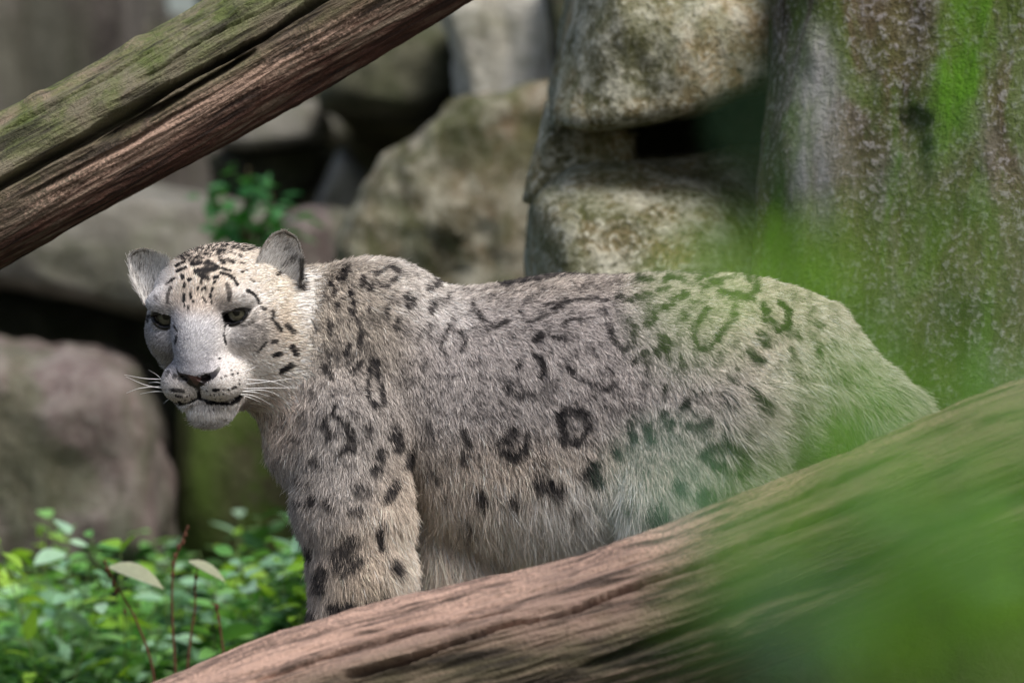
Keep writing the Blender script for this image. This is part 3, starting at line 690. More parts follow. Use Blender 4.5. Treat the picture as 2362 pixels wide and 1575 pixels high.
MARKS_B3 = ((1240, 580, 3.5636), [
 (60, .85, [(-300, 262), (0, 205), (200, 168), (400, 158), (600, 158), (900, 138), (1200, 138), (1440, 172)]), (34, .5, [(130, 290)]), (34, .65, [(60, 440), (300, 392), (500, 380), (560, 400)]), (36, .7, [(650, 385), (800, 385), (920, 340)]), (40, .45, [(690, 280), (640, 230)]), (40, .4, [(420, 270), (480, 300)]),
 (48, .8, [(810, 220), (905, 240)]), (38, .9, [(1030, 240), (1100, 215), (1190, 242)]), (32, .7, [(990, 322), (1070, 300)]), (46, .9, [(1310, 215), (1440, 178)]), (50, .9, [(1360, 300), (1400, 262), (1500, 250)]), (52, .9, [(1500, 330), (1600, 362), (1740, 368), (1790, 300), (1780, 222), (1720, 215)]), (24, .6, [(1530, 222), (1650, 198)]),
 (54, .85, [(1120, 385), (1200, 355)]), (44, .8, [(1030, 465), (1100, 430)]), (62, .75, [(965, 475), (900, 590)]), (74, .7, [(1185, 520), (1195, 525)]), (26, .6, [(1240, 420), (1330, 405)]), (44, .85, [(1380, 480), (1290, 600), (1272, 690), (1320, 785), (1400, 790), (1500, 660), (1600, 540), (1605, 460)]),
 (52, .95, [(1850, 440), (1870, 540), (1960, 640), (2045, 610), (2065, 500), (2000, 430)]), (64, .8, [(1830, 680), (1860, 760)]), (64, .8, [(1740, 830), (1830, 900)]), (44, .7, [(2120, 680), (2140, 700)]), (36, .6, [(2090, 780), (2090, 900)]), (42, .7, [(2290, 760), (2312, 860)]), (44, .6, [(2260, 560), (2330, 605)]),
 (28, .6, [(190, 600), (300, 560), (430, 550)]), (38, .7, [(130, 700), (220, 722)]), (44, .7, [(540, 500)]), (44, .65, [(580, 600), (600, 700), (700, 800), (785, 760), (800, 620), (730, 570)]), (66, .85, [(1020, 690), (1055, 760), (985, 820)]), (46, .7, [(870, 830), (770, 920)]), (34, .6, [(900, 880), (900, 1000)]), (38, .6, [(1070, 810), (1080, 900)]),
 (44, .75, [(1040, 1105), (1040, 1120)]), (40, .6, [(1160, 860), (1200, 940)]), (38, .7, [(250, 920), (300, 1020), (430, 1062), (560, 1122), (625, 1080)]), (32, .6, [(560, 930), (622, 1010)]), (46, .9, [(0, 860), (45, 950), (30, 1015)]), (46, .75, [(20, 680)]), (66, .95, [(190, 1400), (172, 1335), (270, 1298), (392, 1340), (400, 1460), (330, 1550), (205, 1540), (190, 1400)]), (60, .5, [(290, 1430)]),
 (66, .75, [(1220, 1230), (1200, 1280)]), (66, .75, [(1040, 1340), (1080, 1410)]), (60, .75, [(760, 1400), (775, 1520)]), (66, .75, [(900, 1430), (930, 1540)]), (70, .7, [(1400, 1380), (1330, 1440), (1230, 1425)]), (44, .6, [(1580, 1260)]), (44, .5, [(1480, 1180)]), (76, .8, [(1780, 1170), (1860, 1240)]), (44, .5, [(1640, 1080), (1560, 1020)]), (44, .5, [(460, 820), (480, 840)]), (50, .4, [(330, 800), (280, 850)])])
MARKS_B4 = ((620, 960, 3.015), [
 (44, .8, [(400, 60), (420, 150)]), (46, .85, [(540, 40), (572, 130), (570, 215), (500, 240)]), (42, .7, [(690, 80), (700, 100)]), (64, .85, [(850, 130), (900, 200), (885, 80)]), (60, .95, [(772, 245), (742, 370)]), (54, .6, [(300, 290), (330, 320)]), (46, 1, [(890, 440), (868, 485), (820, 560)]), (64, .7, [(600, 480), (685, 520)]), (66, .65, [(590, 640), (620, 650)]),
 (62, .8, [(285, 565), (295, 590)]), (54, .75, [(400, 570), (425, 625)]), (34, .7, [(190, 575), (225, 590)]), (50, .9, [(785, 750), (768, 805), (785, 905)]), (110, .75, [(560, 880), (490, 960), (510, 1030), (590, 1000)]), (64, .85, [(865, 1025), (890, 1050)]), (54, .7, [(262, 920), (280, 950)]), (66, .8, [(365, 1060), (350, 1180)]), (90, .95, [(460, 1320), (500, 1400), (560, 1335)]),
 (64, .9, [(700, 1315), (835, 1290)]), (64, .7, [(300, 1380), (310, 1440)]), (54, .9, [(985, 250), (975, 320)]), (44, .5, [(1100, 50), (1110, 80)]), (54, .65, [(1350, 100), (1382, 180), (1360, 300)]), (60, .8, [(1700, 100), (1600, 200), (1680, 285), (1770, 245), (1785, 130)]), (64, .55, [(1120, 390), (1150, 420)]), (44, .5, [(1225, 540)]), (64, .75, [(1465, 530), (1480, 560)]), (66, .8, [(1690, 545), (1710, 570)]),
 (64, .6, [(1360, 700), (1365, 760)]), (70, .8, [(1290, 1080), (1310, 1130)]), (44, .5, [(150, 140), (200, 150)]), (60, .45, [(200, 440), (280, 460)])])
MARKS_B5 = ((1180, 960, 3.2667), [
 (76, .9, [(610, 355), (570, 420), (640, 465)]), (100, .95, [(220, 485), (335, 530)]), (54, .7, [(475, 660)]), (64, .6, [(0, 180), (30, 260)]), (64, .7, [(900, 110)]), (64, .65, [(1030, 90)]), (54, .7, [(780, 240), (800, 280)]), (60, .85, [(1480, 235), (1650, 200), (1745, 280), (1700, 400), (1560, 385), (1450, 275)]), (95, .8, [(1250, 520)]), (120, .8, [(1440, 580), (1510, 680)]), (130, .85, [(1080, 700), (1125, 830)]), (64, .6, [(900, 640)])])

def marks(u, v, groups, soft):
    D = np.zeros(len(u))
    for (ox, oy, sc), L in groups:
        for wd, st, pts in L:
            q = np.array(pts, float) / sc + [ox, oy]; hw = wd / sc / 2 * (1.3 if soft < .6 else 1.18)
            m = (u > q[:, 0].min() - hw * 2 - 6) & (u < q[:, 0].max() + hw * 2 + 6) & (v > q[:, 1].min() - hw * 2 - 6) & (v < q[:, 1].max() + hw * 2 + 6)
            if not m.any(): continue
            p = np.stack([u[m], v[m]], 1); best = np.full(len(p), 1e9)
            if len(q) == 1: best = np.linalg.norm(p - q[0], axis=1)
            for a, b in zip(q[:-1], q[1:]):
                ab = b - a; t = np.clip((p - a) @ ab / (ab @ ab), 0, 1)
                best = np.minimum(best, np.linalg.norm(p - a - t[:, None] * ab, axis=1))
            s = soft * hw + 1.2
            x = np.clip((hw + s * 0.6 - best) / s, 0, 1)
            D[m] = np.maximum(D[m], st * x * x * (3 - 2 * x))
    return D

def inpoly(u, v, pts):
    q = np.array(pts, float); ins = np.zeros(len(u), bool); j = len(q) - 1
    for i in range(len(q)):
        c = ((q[i, 1] > v) != (q[j, 1] > v)) & (u < (q[j, 0] - q[i, 0]) * (v - q[i, 1]) / (q[j, 1] - q[i, 1] + 1e-12) + q[i, 0])
        ins ^= c; j = i
    return ins
hz = lambda pts: [(260 + x / 3.016, 500 + y / 3.016) for x, y in pts]
NOSE = hz([(440, 1045), (468, 1086), (520, 1095), (575, 1108), (640, 1095), (700, 1075), (740, 1038), (752, 1060), (710, 1128), (640, 1185), (605, 1215), (575, 1205), (500, 1145), (448, 1090)])
NOSE_PINK = hz([(525, 1104), (575, 1112), (625, 1104), (612, 1135), (588, 1175), (560, 1160)])

BASE = [  # coat ground colour with painted-in light and shade: centre, radii, colour, weight
 (1150, 850, 420, 260, (.50, .46, .45), 1.0), (1500, 800, 350, 200, (.46, .42, .41), 1.0), (1300, 640, 500, 50, (.50, .43, .36), 1.2), (980, 640, 100, 70, (.80, .76, .72), 1.6), (1020, 720, 60, 50, (.78, .74, .72), 1.2),  # pale shoulder blobs paint the highlight on the shoulder top
 (760, 720, 110, 120, (.55, .48, .39), 1.2), (880, 760, 60, 140, (.50, .43, .34), .9), (800, 1050, 160, 150, (.44, .41, .39), 1.2), (930, 1180, 60, 140, (.58, .48, .38), 1.4), (850, 1330, 110, 110, (.52, .43, .34), 1.2), (940, 1290, 40, 90, (.80, .72, .64), 1.6),  # pale last blob paints the lit rear edge of the foreleg
 (720, 1300, 50, 150, (.36, .32, .30), 1.0), (1250, 1080, 260, 60, (.66, .55, .45), 1.3), (1200, 1250, 280, 90, (.88, .76, .66), 1.6), (1360, 1200, 110, 120, (.95, .92, .88), 1.8), (1040, 1250, 80, 90, (.70, .58, .48), 1.2),  # first blob paints the shaded front of the foreleg
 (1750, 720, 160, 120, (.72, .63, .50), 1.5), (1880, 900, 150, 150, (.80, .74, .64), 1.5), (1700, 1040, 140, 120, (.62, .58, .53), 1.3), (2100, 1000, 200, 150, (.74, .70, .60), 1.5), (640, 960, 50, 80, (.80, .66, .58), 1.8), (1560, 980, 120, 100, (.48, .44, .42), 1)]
HBASE = [  # head ground colour with painted-in light and shade
 (460, 790, 62, 60, (.54, .54, .58), 2.2), (460, 845, 46, 30, (.38, .38, .43), 2.6), (403, 800, 16, 60, (.27, .26, .28), 2.2), (515, 740, 14, 30, (.42, .40, .40), 1.4), (520, 780, 16, 40, (.86, .82, .80), 1.2), (480, 640, 110, 60, (.68, .58, .49), 1.2), (470, 700, 75, 24, (.40, .33, .28), 1.4), (335, 690, 35, 50, (.56, .56, .60), 1.4), (345, 745, 30, 30, (.34, .33, .36), 1.5), (360, 790, 40, 50, (.34, .33, .35), 1.6), (590, 775, 46, 40, (.30, .28, .27), 1.8), (610, 740, 30, 25, (.36, .34, .33), 1.2), (575, 690, 40, 30, (.86, .84, .84), 1.3),  # bluish nose bridge and dark bridge side paint cool facial shade
 (650, 700, 50, 70, (.74, .64, .52), 1.3), (672, 760, 36, 50, (.62, .51, .40), .9), (700, 700, 25, 70, (.95, .90, .84), 1.6), (625, 850, 60, 50, (.88, .80, .72), 1.5), (540, 850, 45, 45, (.84, .78, .74), 1.5), (520, 905, 60, 25, (.78, .72, .66), 1.2), (420, 900, 40, 30, (.62, .58, .55), 1.2), (480, 965, 70, 30, (.84, .80, .77), 1.6),  # near-white blob at the cheek edge is pale ruff plus painted light
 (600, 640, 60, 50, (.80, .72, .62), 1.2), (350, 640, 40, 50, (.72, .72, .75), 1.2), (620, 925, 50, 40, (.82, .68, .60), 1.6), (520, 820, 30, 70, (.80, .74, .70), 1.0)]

def coat(u, v, P3, is_head, ear):
    """colour of the coat with its painted light and shade at points seen at (u, v); P3 is the 3-D position, for its noise"""
    n = len(u)
    w1 = fbm(P3 / 22.0, 3); w2 = fbm(P3 / 22.0 + 50, 3); w3 = fbm(P3 / 60.0 + 90, 3); f1 = perlin(P3 / 6.0 + 5)
    num = np.full((n, 3), (.47, .43, .40)) * 0.08; den = np.full(n, 0.08)
    for hd, T in ((False, BASE), (True, HBASE)):
        for a, b, ra, rb, c, wt in T:
            k = wt * np.exp(-((u - a) / ra) ** 2 - ((v - b) / rb) ** 2) * ((is_head if hd else ~is_head) * 1.0)
            num += k[:, None] * np.array(c); den += k
    col = num / den[:, None]
    g1 = perlin(P3 / 9.0 + 61); g2 = perlin(P3 / 9.0 + 81)
    uu, vv = u + 6.0 * w1 + 4.5 * g1, v + 6.0 * w2 + 4.5 * g2
    D = np.zeros(n)
    h = is_head | ear
    if h.any(): e1 = perlin(P3 / 4.5 + 7); e2 = perlin(P3 / 4.5 + 27); D[h] = marks(u[h] + 1.2 * w1[h] + 1.3 * e1[h], v[h] + 1.2 * w2[h] + 1.3 * e2[h], [MARKS_HEAD], 0.45); D[h] *= np.clip(1.0 + 0.45 * f1[h], .4, 1); cr = np.clip((612 - v[h]) / 20, 0, 1); D[h] *= 1 - cr * np.clip(0.25 - 1.5 * perlin(P3 / 9.0 + 201)[h] - 0.7 * e1[h], 0, .9)
    b = ~is_head & ~ear
    if b.any():
        D[b] = marks(uu[b], vv[b], [MARKS_B2, MARKS_B3, MARKS_B4, MARKS_B5], 0.9)
        brk = perlin(P3 / 13.0 + 101); D[b] *= np.clip(0.86 + 0.4 * f1[b] + 0.7 * brk[b], 0.12, 1.0)
    col = col * (1 + 0.16 * w3 * (~is_head) + 0.06 * f1)[:, None]
    dark = np.where(b[:, None], np.array([(.020, .018, .020)]), np.array([(.010, .009, .010)]))
    mott = np.clip((fbm(P3 / 34.0 + 140, 3) + 0.05) * 1.5, 0, 1) * 0.5 * b * np.clip((1180 - v) / 150, 0, 1)
    D = np.clip(np.maximum(np.where(b, D ** 0.8, D) * 1.2, mott), 0, 1)[:, None]
    return col * (1 - D) + dark * D, D[:, 0]

def build_leopard():
    root = empty('snow_leopard', (0.0, Y0, 0.0))
    tag(root, 'spotted snow leopard standing behind the fallen log, head turned to the camera', 'snow leopard')
    co, F, nr = leopard_mesh()
    ears = []
    up = lambda pts: [unproj(*p) for p in pts]
    # nearer (right in the picture) ear, then the far one
    ears.append(ear_mesh(up([(586, 624, 215), (596, 592, 222), (612, 562, 226), (632, 541, 224), (656, 533, 222)]), up([(692, 668, 190), (697, 625, 196), (695, 582, 205), (684, 550, 214), (656, 533, 222)]), (0.15, 0.35, -1.0)))
    ears.append(ear_mesh(up([(396, 642, 150), (386, 606, 140), (358, 586, 128), (328, 577, 118), (304, 584, 112)]), up([(332, 704, 118), (311, 660, 104), (299, 625, 100), (296, 600, 106), (304, 584, 112)]), (-0.1, 0.35, -1.0), 7, 36))
    V = [co]; T = [F]; N = [nr]; kind = [np.zeros(len(co))]; n0 = len(co)
    for I, tI, nI, O, tO, nO in ears:
        V += [I, O]; T += [tI + n0, tO + n0 + len(I)]; N += [nI, nO]; kind += [np.full(len(I), 1.0), np.full(len(O), 2.0)]; n0 += len(I) + len(O)
    V = np.concatenate(V); T = np.concatenate(T); N = np.concatenate(N); kind = np.concatenate(kind)
    W = to_world(V); u, v = project(W); q = to_head(V)
    headm = (q[:, 2] > -105) & (np.abs(q[:, 0]) < 215) & (u < 722) & (q[:, 1] > -265) & ((v < 930 - 0.0 * u) | (u < 560)) & ((u < 690) | (v < 860))
    col, D = coat(u, v, V, headm, kind > 0)
    front = headm & (q[:, 2] > 60) & (kind == 0)
    # bare skin: nose leather, eye rims, lips
    nose = front & inpoly(u, v, NOSE); pink = front & inpoly(u, v, NOSE_PINK)
    col[kind == 1] = (.62, .56, .53); col[kind == 2] = (.5, .44, .38)
    col[nose] = (.022, .018, .019); col[pink] = (.13, .075, .068)
    rim = eye_rim(V) * (kind == 0)
    col = col * (1 - rim[:, None]) + np.array((.012, .011, .012)) * rim[:, None]
    skin = NT('coat_skin'); c = skin.attr('col', 'Color')
    gl = skin.math('SUBTRACT', 0.75, skin.math('MULTIPLY', skin.attr('wet'), 0.42))
    m_skin = skin.surf(skin.n('BsdfPrincipled', {'Base Color': c, 'Roughness': gl}))
    wet = (nose | (rim > .5)).astype(float)
    body = mesh_obj('body', W, T[:, ::-1], m_skin, root, True, {'col': ('FLOAT_COLOR', 'POINT', col * 0.8), 'wet': ('FLOAT', 'POINT', wet)})

    # ---- eyes
    def eye(e):
        cen = to_world(e['c'][None])[0]; r = EYE_R / PXM
        gz = np.array([-0.10, -1.0, -0.05]); gz /= np.linalg.norm(gz)
        d, f = ico(4); zc = d @ gz
        vv = cen + d * r * (1 + 0.05 * np.clip((zc - 0.85) / 0.15, 0, 1))[:, None]
        t = NT('eye_dark'); m = t.surf(t.n('BsdfPrincipled', {'Base Color': (.01, .009, .008), 'Roughness': 0.12}))
        ball = mesh_obj('eye', vv, f, m, root)
        # iris: a shallow spherical cap just proud of the ball, coloured by radius
        ax = Vector(gz); qt = Vector((0, 0, 1)).rotation_difference(ax)
        ring = []; cols = []; faces = []
        na, nb = 28, 12
        for i in range(nb + 1):
            a = 0.66 * i / nb
            for j in range(na):
                b = 2 * math.pi * j / na
                ring.append(cen + np.array(qt @ Vector((math.sin(a) * math.cos(b), math.sin(a) * math.sin(b), math.cos(a) * 1.05))) * r * 1.012)
                x = i / nb; k = random.uniform(.8, 1.2)
                cols.append(np.array((.004, .004, .004)) if x < .36 else np.array((.085, .082, .058)) * k * (1.25 - .5 * x) if x < .86 else np.array((.02, .02, .015)))
        for i in range(nb):
            for j in range(na): faces.append((i * na + j, i * na + (j + 1) % na, (i + 1) * na + (j + 1) % na, (i + 1) * na + j))
        t = NT('iris'); m = t.surf(t.n('BsdfPrincipled', {'Base Color': t.attr('col', 'Color'), 'Roughness': 0.06}))
        ir = mesh_obj('iris', np.array(ring), faces, m, None, True, {'col': ('FLOAT_COLOR', 'POINT', np.array(cols))})
        ir.parent = ball; ir.matrix_parent_inverse = ball.matrix_parent_inverse.inverted() @ Matrix() if False else Matrix()
        ir['label'] = 'grey green iris with round black pupil'
    for e in EYES: eye(e)

    # ---- fur strands
    A_, B_, C_ = V[T[:, 0]], V[T[:, 1]], V[T[:, 2]]
    area = 0.5 * np.linalg.norm(np.cross(B_ - A_, C_ - A_), axis=1)
    tm = lambda x: x[T].mean(1)
    th = headm[T].mean(1) > .5; tk = kind[T[:, 0]]
    tq = to_head((A_ + B_ + C_) / 3); tc = (A_ + B_ + C_) / 3; tn = N[T].mean(1)
    dens = np.full(len(T), 1.0)
    dens[tn[:, 2] < -0.35] = 0.25                      # far flank, seen from nowhere near here
    dens[tc[:, 1] > 1450] *= 0.4
    dens[th & (tq[:, 2] > 0)] *= 2.6
    dens[th & (tq[:, 2] > 95)] *= 1.5
    dens[tk == 1] = 2.2; dens[tk == 2] = 2.5
    bare = (nose[T].mean(1) > .34) | (rim[T].mean(1) > .5)
    # inside the eye openings
    for e in EYES: bare |= (np.linalg.norm(tc - e['c'], axis=1) < EYE_R + 4)
    dens[bare] = 0
    NH = 880000
    pr = area * dens; pr /= pr.sum()
    ti = rng.choice(len(T), NH, p=pr)
    r1 = np.sqrt(rng.random(NH)); r2 = rng.random(NH)
    bw = np.stack([1 - r1, r1 * (1 - r2), r1 * r2], 1)
    p = (V[T[ti]] * bw[..., None]).sum(1); n = (N[T[ti]] * bw[..., None]).sum(1); n /= np.linalg.norm(n, axis=1)[:, None] + 1e-9
    hk = kind[T[ti, 0]]; hh = th[ti]
    pu, pv = project(to_world(p)); q = to_head(p)
    # --- lie of the coat
    FLOW = [(760, 680, .5, .85), (850, 850, .35, .93), (800, 1200, .08, 1), (935, 1250, .55, .75), (900, 640, .85, .35), (1200, 650, 1, .18), (1600, 640, 1, .2), (1200, 900, .6, .8), (1200, 1200, .18, 1), (1040, 1150, .1, 1), (1500, 900, .6, .8), (1600, 1000, .55, .8), (1760, 1000, .9, .45), (1850, 750, .8, .6), (2050, 950, .75, .66), (670, 1000, .02, 1), (655, 1180, -.35, .9), (650, 880, .15, 1), (1400, 1150, .35, .95), (1000, 900, .3, .95)]
    num = np.zeros((NH, 2)); den = np.full(NH, 1e-9)
    for a, b, du, dv in FLOW:
        k = 1 / (((pu - a) ** 2 + (pv - b) ** 2) / 1e4 + 0.15) ** 2; num[:, 0] += k * du; num[:, 1] += k * dv; den += k
    t = np.concatenate([num / den[:, None], np.zeros((NH, 1))], 1)
    # head: away from the nose tip, over the skull
    tip = np.array([0, -110, 205.0]); rel = q - tip
    hl = np.stack([q[:, 0] * 0.012, np.where(q[:, 1] < -150, -1.0, 0.25) + 0 * q[:, 0], np.full(NH, -1.0)], 1)
    hl[:, 0] *= np.where(q[:, 2] < 100, 1.3, 0.6)
    chk = (np.abs(q[:, 0]) > 70) & (q[:, 1] < -20); hl[chk, 1] -= 0.7
    chin = (q[:, 1] < -178); hl[chin] = np.stack([q[chin, 0] * 0.008, np.full(chin.sum(), -1.0), np.full(chin.sum(), 0.35)], 1)
    t[hh] = (hl @ HM)[hh]
    # ears: outwards to the rim and across the opening
    t[hk == 2] = (np.array([0, -1.0, 0.0]))
    er = hk == 1
    t[er & (pu > 500)] = np.array([0.55, -0.6, 0.5]); t[er & (pu < 500)] = np.array([0.15, -0.9, 0.4])
    L1 = fbm(p / 26.0 + 3, 2); L2 = fbm(p / 26.0 + 33, 2); L3 = fbm(p / 26.0 + 63, 2)     # locks
    S1, S2, S3 = perlin(p / 7.0 + 3), perlin(p / 7.0 + 43), perlin(p / 7.0 + 83)
    lock = np.stack([L1, L2, L3], 1) * 0.26 + np.stack([S1, S2, S3], 1) * 0.2
    jit = rng.normal(size=(NH, 3)) * 0.16
    long_ = np.clip((pv - 1060) / 160, 0, 1) * np.clip((pu - 955) / 40, 0, 1)
    t = t + (lock + jit) * np.where(hh & (hk == 0), 0.55, np.where(hk > 0, 0.9, 1.0))[:, None]
    t -= n * np.einsum('ij,ij->i', t, n)[:, None]; t /= np.linalg.norm(t, axis=1)[:, None] + 1e-6
    # --- length (pixels) and lift
    ln = np.full(NH, 23.0)
    ln += 10 * np.clip((pv - 900) / 200, 0, 1)
    ln += 84 * long_ * np.clip((1560 - pu) / 100, 0, 1)
    ln[(pv > 1150) & (pu > 880) & (pu < 970)] += 18
    ln[(pu < 720) & (pv > 900) & ~hh] += 16 * rng.random(((pu < 720) & (pv > 900) & ~hh).sum()) ** 2
    ln[(pu > 1660) & (pv > 880)] += 34
    ln[pu > 1900] += 16
    ln[(pv < 720) & (pu > 700) & (pu < 1050)] += 4
    z = q[:, 2]
    hlnn = np.interp(z, [-100, -30, 40, 100, 160, 215], [44, 36, 25, 17, 12, 8])
    hlnn = np.where(q[:, 1] > 40, np.minimum(hlnn, 17), hlnn)
    hlnn = np.where(q[:, 1] < -185, np.interp(q[:, 1], [-240, -185], [46, 14]), hlnn)
    ln[hh] = hlnn[hh]
    ln[hk == 2] = 12
    ln[hk == 1] = np.where(rng.random((hk == 1).sum()) < 0.6, 16, 40)
    near = np.clip((np.where(pu > 500, 640, 640) - pv) / 60, 0, 1); ln[hk == 1] *= (1.15 - 0.75 * near[hk == 1])
    edge = (hk > 0)
    ln *= rng.uniform(0.65, 1.2, NH)
    lift = np.full(NH, 0.55); lift += 0.1 * long_
    lift[hh] = np.interp(z[hh], [-60, 60, 150], [0.42, 0.36, 0.3]); lift[hk == 1] = 0.35; lift[hk == 2] = 0.3
    lift[hh & (q[:, 1] < -185)] = 0.5
    lift *= rng.uniform(0.7, 1.3, NH)
    # --- strand points
    K = 5; s = np.linspace(0, 1, K)
    grav = np.zeros((NH, 3)); grav[:, 1] = 0.18 + 0.75 * long_; grav[hh] *= 0.3; grav[hk > 0] = 0
    pts = p[:, None, :] + ln[:, None, None] * (
        s[None, :, None] * (n * lift[:, None])[:, None, :] * (1 - 0.35 * s[None, :, None]) +
        s[None, :, None] * (t * (1 - 0.35 * lift)[:, None])[:, None, :] +
        (s ** 2)[None, :, None] * (grav * 0.5 + rng.normal(size=(NH, 3)) * np.where(hh, 0.05, 0.11 + 0.1 * long_)[:, None] + lock * np.where(hh, .1, .35)[:, None])[:, None, :])
    pts -= n[:, None, :] * 1.5
    # colour: where the coat is seen, a third of the way up the strand
    mid = pts[:, 2]
    mu, mv = project(to_world(mid))
    ccol, D = coat(np.where(hk > 0, pu, mu), np.where(hk > 0, pv, mv), p, hh, hk > 0)
    # a strand is either marked or ground-coloured, so markings break up hair by hair
    pick = rng.random(NH) < np.clip((D - 0.12) * 1.5, 0, 1); body_h = ~hh & (hk == 0)
    gcol = (ccol - np.array((.020, .018, .020)) * D[:, None]) / np.maximum(1 - D, .12)[:, None]
    gcol = np.clip(gcol, .05, .9)
    mk = np.where(pick[:, None], np.array((.024, .021, .022)), gcol)
    ccol = np.where(body_h[:, None], 0.45 * ccol + 0.55 * mk, ccol)
    br = rng.lognormal(0.0, 0.26, NH); br = np.where(hh, br ** 1.4, br)
    dk = (rng.random(NH) < 0.2 * np.clip((1200 - pv) / 150, .15, 1)) & ~hh & (D < .5)        # dark-tipped guard hairs through the pale ground
    wh = (rng.random(NH) < 0.10) & (D < .5)
    ccol = ccol * (np.where(hh, 1.0, 1.12) * br)[:, None]
    gr = perlin(p / 2.6 + 11) * 0.22 + perlin(p / 5.5 + 71) * 0.14; ccol *= np.where(hh, 1 + gr, 1 + 0.5 * gr)[:, None]
    ccol[dk] *= 0.38; ccol[wh] = np.minimum(ccol[wh] * 1.35, .9)
    ccol[hk == 2] = np.array((.50, .43, .37)) * br[hk == 2][:, None]
    inn = (hk == 1); shade = rng.random(NH)
    ccol[inn] = np.array((.92, .89, .87)) * br[inn][:, None] * (1 - 0.85 * D[inn])[:, None]; ccol[inn & (shade < .16)] *= 0.4
    rad = np.where(hh, 0.72, 0.44) * rng.uniform(0.75, 1.3, NH) * (1 + 0.25 * (~hh)); rad[hk > 0] = 0.6
    rp = rad[:, None] * np.array([1.0, 1.0, 0.85, 0.6, 0.12])[None]
    Wp = to_world(pts.reshape(-1, 3)).astype(np.float32)
    hc = bpy.data.hair_curves.new('fur'); hc.add_curves([K] * NH)
    hc.attributes['position'].data.foreach_set('vector', Wp.ravel())
    ra = hc.attributes.get('radius') or hc.attributes.new('radius', 'FLOAT', 'POINT')
    ra.data.foreach_set('value', (rp / PXM).astype(np.float32).ravel())
    ca = hc.attributes.new('col', 'FLOAT_COLOR', 'CURVE')
    ca.data.foreach_set('color', np.concatenate([np.clip(ccol, 0, .95), np.ones((NH, 1))], 1).astype(np.float32).ravel())
    na = hc.attributes.new('lie', 'FLOAT_VECTOR', 'CURVE')
    na.data.foreach_set('vector', np.stack([n[:, 0], -n[:, 2], -n[:, 1]], 1).astype(np.float32).ravel())
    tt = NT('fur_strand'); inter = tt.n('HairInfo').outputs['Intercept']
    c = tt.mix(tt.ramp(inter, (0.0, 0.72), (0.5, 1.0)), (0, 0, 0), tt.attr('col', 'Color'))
    gn = tt.n('NewGeometry').outputs['Normal']
    vm = tt.n('VectorMath', {0: tt.attr('lie', 'Vector'), 1: gn}, operation='MULTIPLY_ADD'); 
    vm.operation = 'ADD'
    nm = tt.n('VectorMath', {0: vm.outputs[0]}, operation='NORMALIZE').outputs[0]
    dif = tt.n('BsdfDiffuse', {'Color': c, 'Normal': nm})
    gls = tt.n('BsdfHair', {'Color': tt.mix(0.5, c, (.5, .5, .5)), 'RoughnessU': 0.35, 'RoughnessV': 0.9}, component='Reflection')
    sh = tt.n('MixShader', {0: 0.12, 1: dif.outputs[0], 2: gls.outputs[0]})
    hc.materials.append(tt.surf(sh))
    fo = bpy.data.objects.new('fur', hc); COL.objects.link(fo); adopt(fo, root); fo['kind'] = 'stuff'

    # ---- whiskers
    t = NT('whisker_white'); mw = t.surf(t.n('BsdfPrincipled', {'Base Color': (.85, .85, .85), 'Roughness': 0.35}))
    WH = [[(920, 1165), (1060, 1150), (1240, 1125)], [(900, 1195), (1080, 1190), (1290, 1188)], [(930, 1130), (1100, 1145), (1230, 1190)], [(890, 1215), (1040, 1205), (1160, 1240)], [(870, 1215), (990, 1220), (1090, 1250)], [(850, 1230), (980, 1245), (1100, 1305)], [(800, 1240), (840, 1265), (865, 1300)],
          [(870, 1085), (960, 1060), (1010, 1030)], [(880, 1235), (960, 1260), (1030, 1290)],
          [(390, 1200), (230, 1170), (90, 1110)], [(380, 1180), (200, 1190), (95, 1225)], [(395, 1220), (290, 1215), (190, 1232)], [(365, 1170), (320, 1110), (250, 1065)], [(360, 1160), (300, 1150), (250, 1155)], [(410, 1255), (380, 1275), (352, 1300)], [(430, 1265), (425, 1285), (420, 1298)], [(375, 1130), (230, 1125), (80, 1098)]]
    for pts2 in WH:
        sgn = 1 if pts2[0][0] > 600 else -1
        a, m_, b = [(260 + x / 3.016, 500 + y / 3.016) for x, y in pts2]
        w0 = 275 if sgn > 0 else 225
        path = catmull([unproj(a[0], a[1], w0), unproj(m_[0], m_[1], w0 + 10), unproj(b[0], b[1], w0 - 25)], 12)
        rr = np.linspace(1.15, 0.28, 12); vs = []; fs = []
        for i, c_ in enumerate(path):
            for j in range(4): vs.append(c_ + rr[i] * np.array([0.35 * math.sin(j * math.pi / 2), math.cos(j * math.pi / 2), math.sin(j * math.pi / 2)]))
        for i in range(11):
            for j in range(4): fs.append((4 * i + j, 4 * i + (j + 1) % 4, 4 * i + 4 + (j + 1) % 4, 4 * i + 4 + j))
        mesh_obj('whisker', to_world(np.array(vs)), fs, mw, root)
build_leopard()

# ------------------------------------------------------------------ plants
def leaf_mesh(name, width, fold, curl, tipf, mat, nseg=6):
    """a leaf one unit long along +X, folded along the midrib"""
    vs, fs = [], []
    for i in range(nseg + 1):
        x = i / nseg; w = width * math.sin(math.pi * min(1, x * 0.96 + 0.03)) ** 0.75 * (1 - tipf * x)
        z = -curl * x * x
        vs += [(x, -w, z + fold * w), (x, 0, z), (x, w, z + fold * w)]
    for i in range(nseg):
        a = 3 * i; fs += [(a, a + 3, a + 4, a + 1), (a + 1, a + 4, a + 5, a + 2)]
    me = bpy.data.meshes.new(name); me.from_pydata(vs, [], fs); me.polygons.foreach_set('use_smooth', [True] * len(fs)); me.materials.append(mat)
    return me

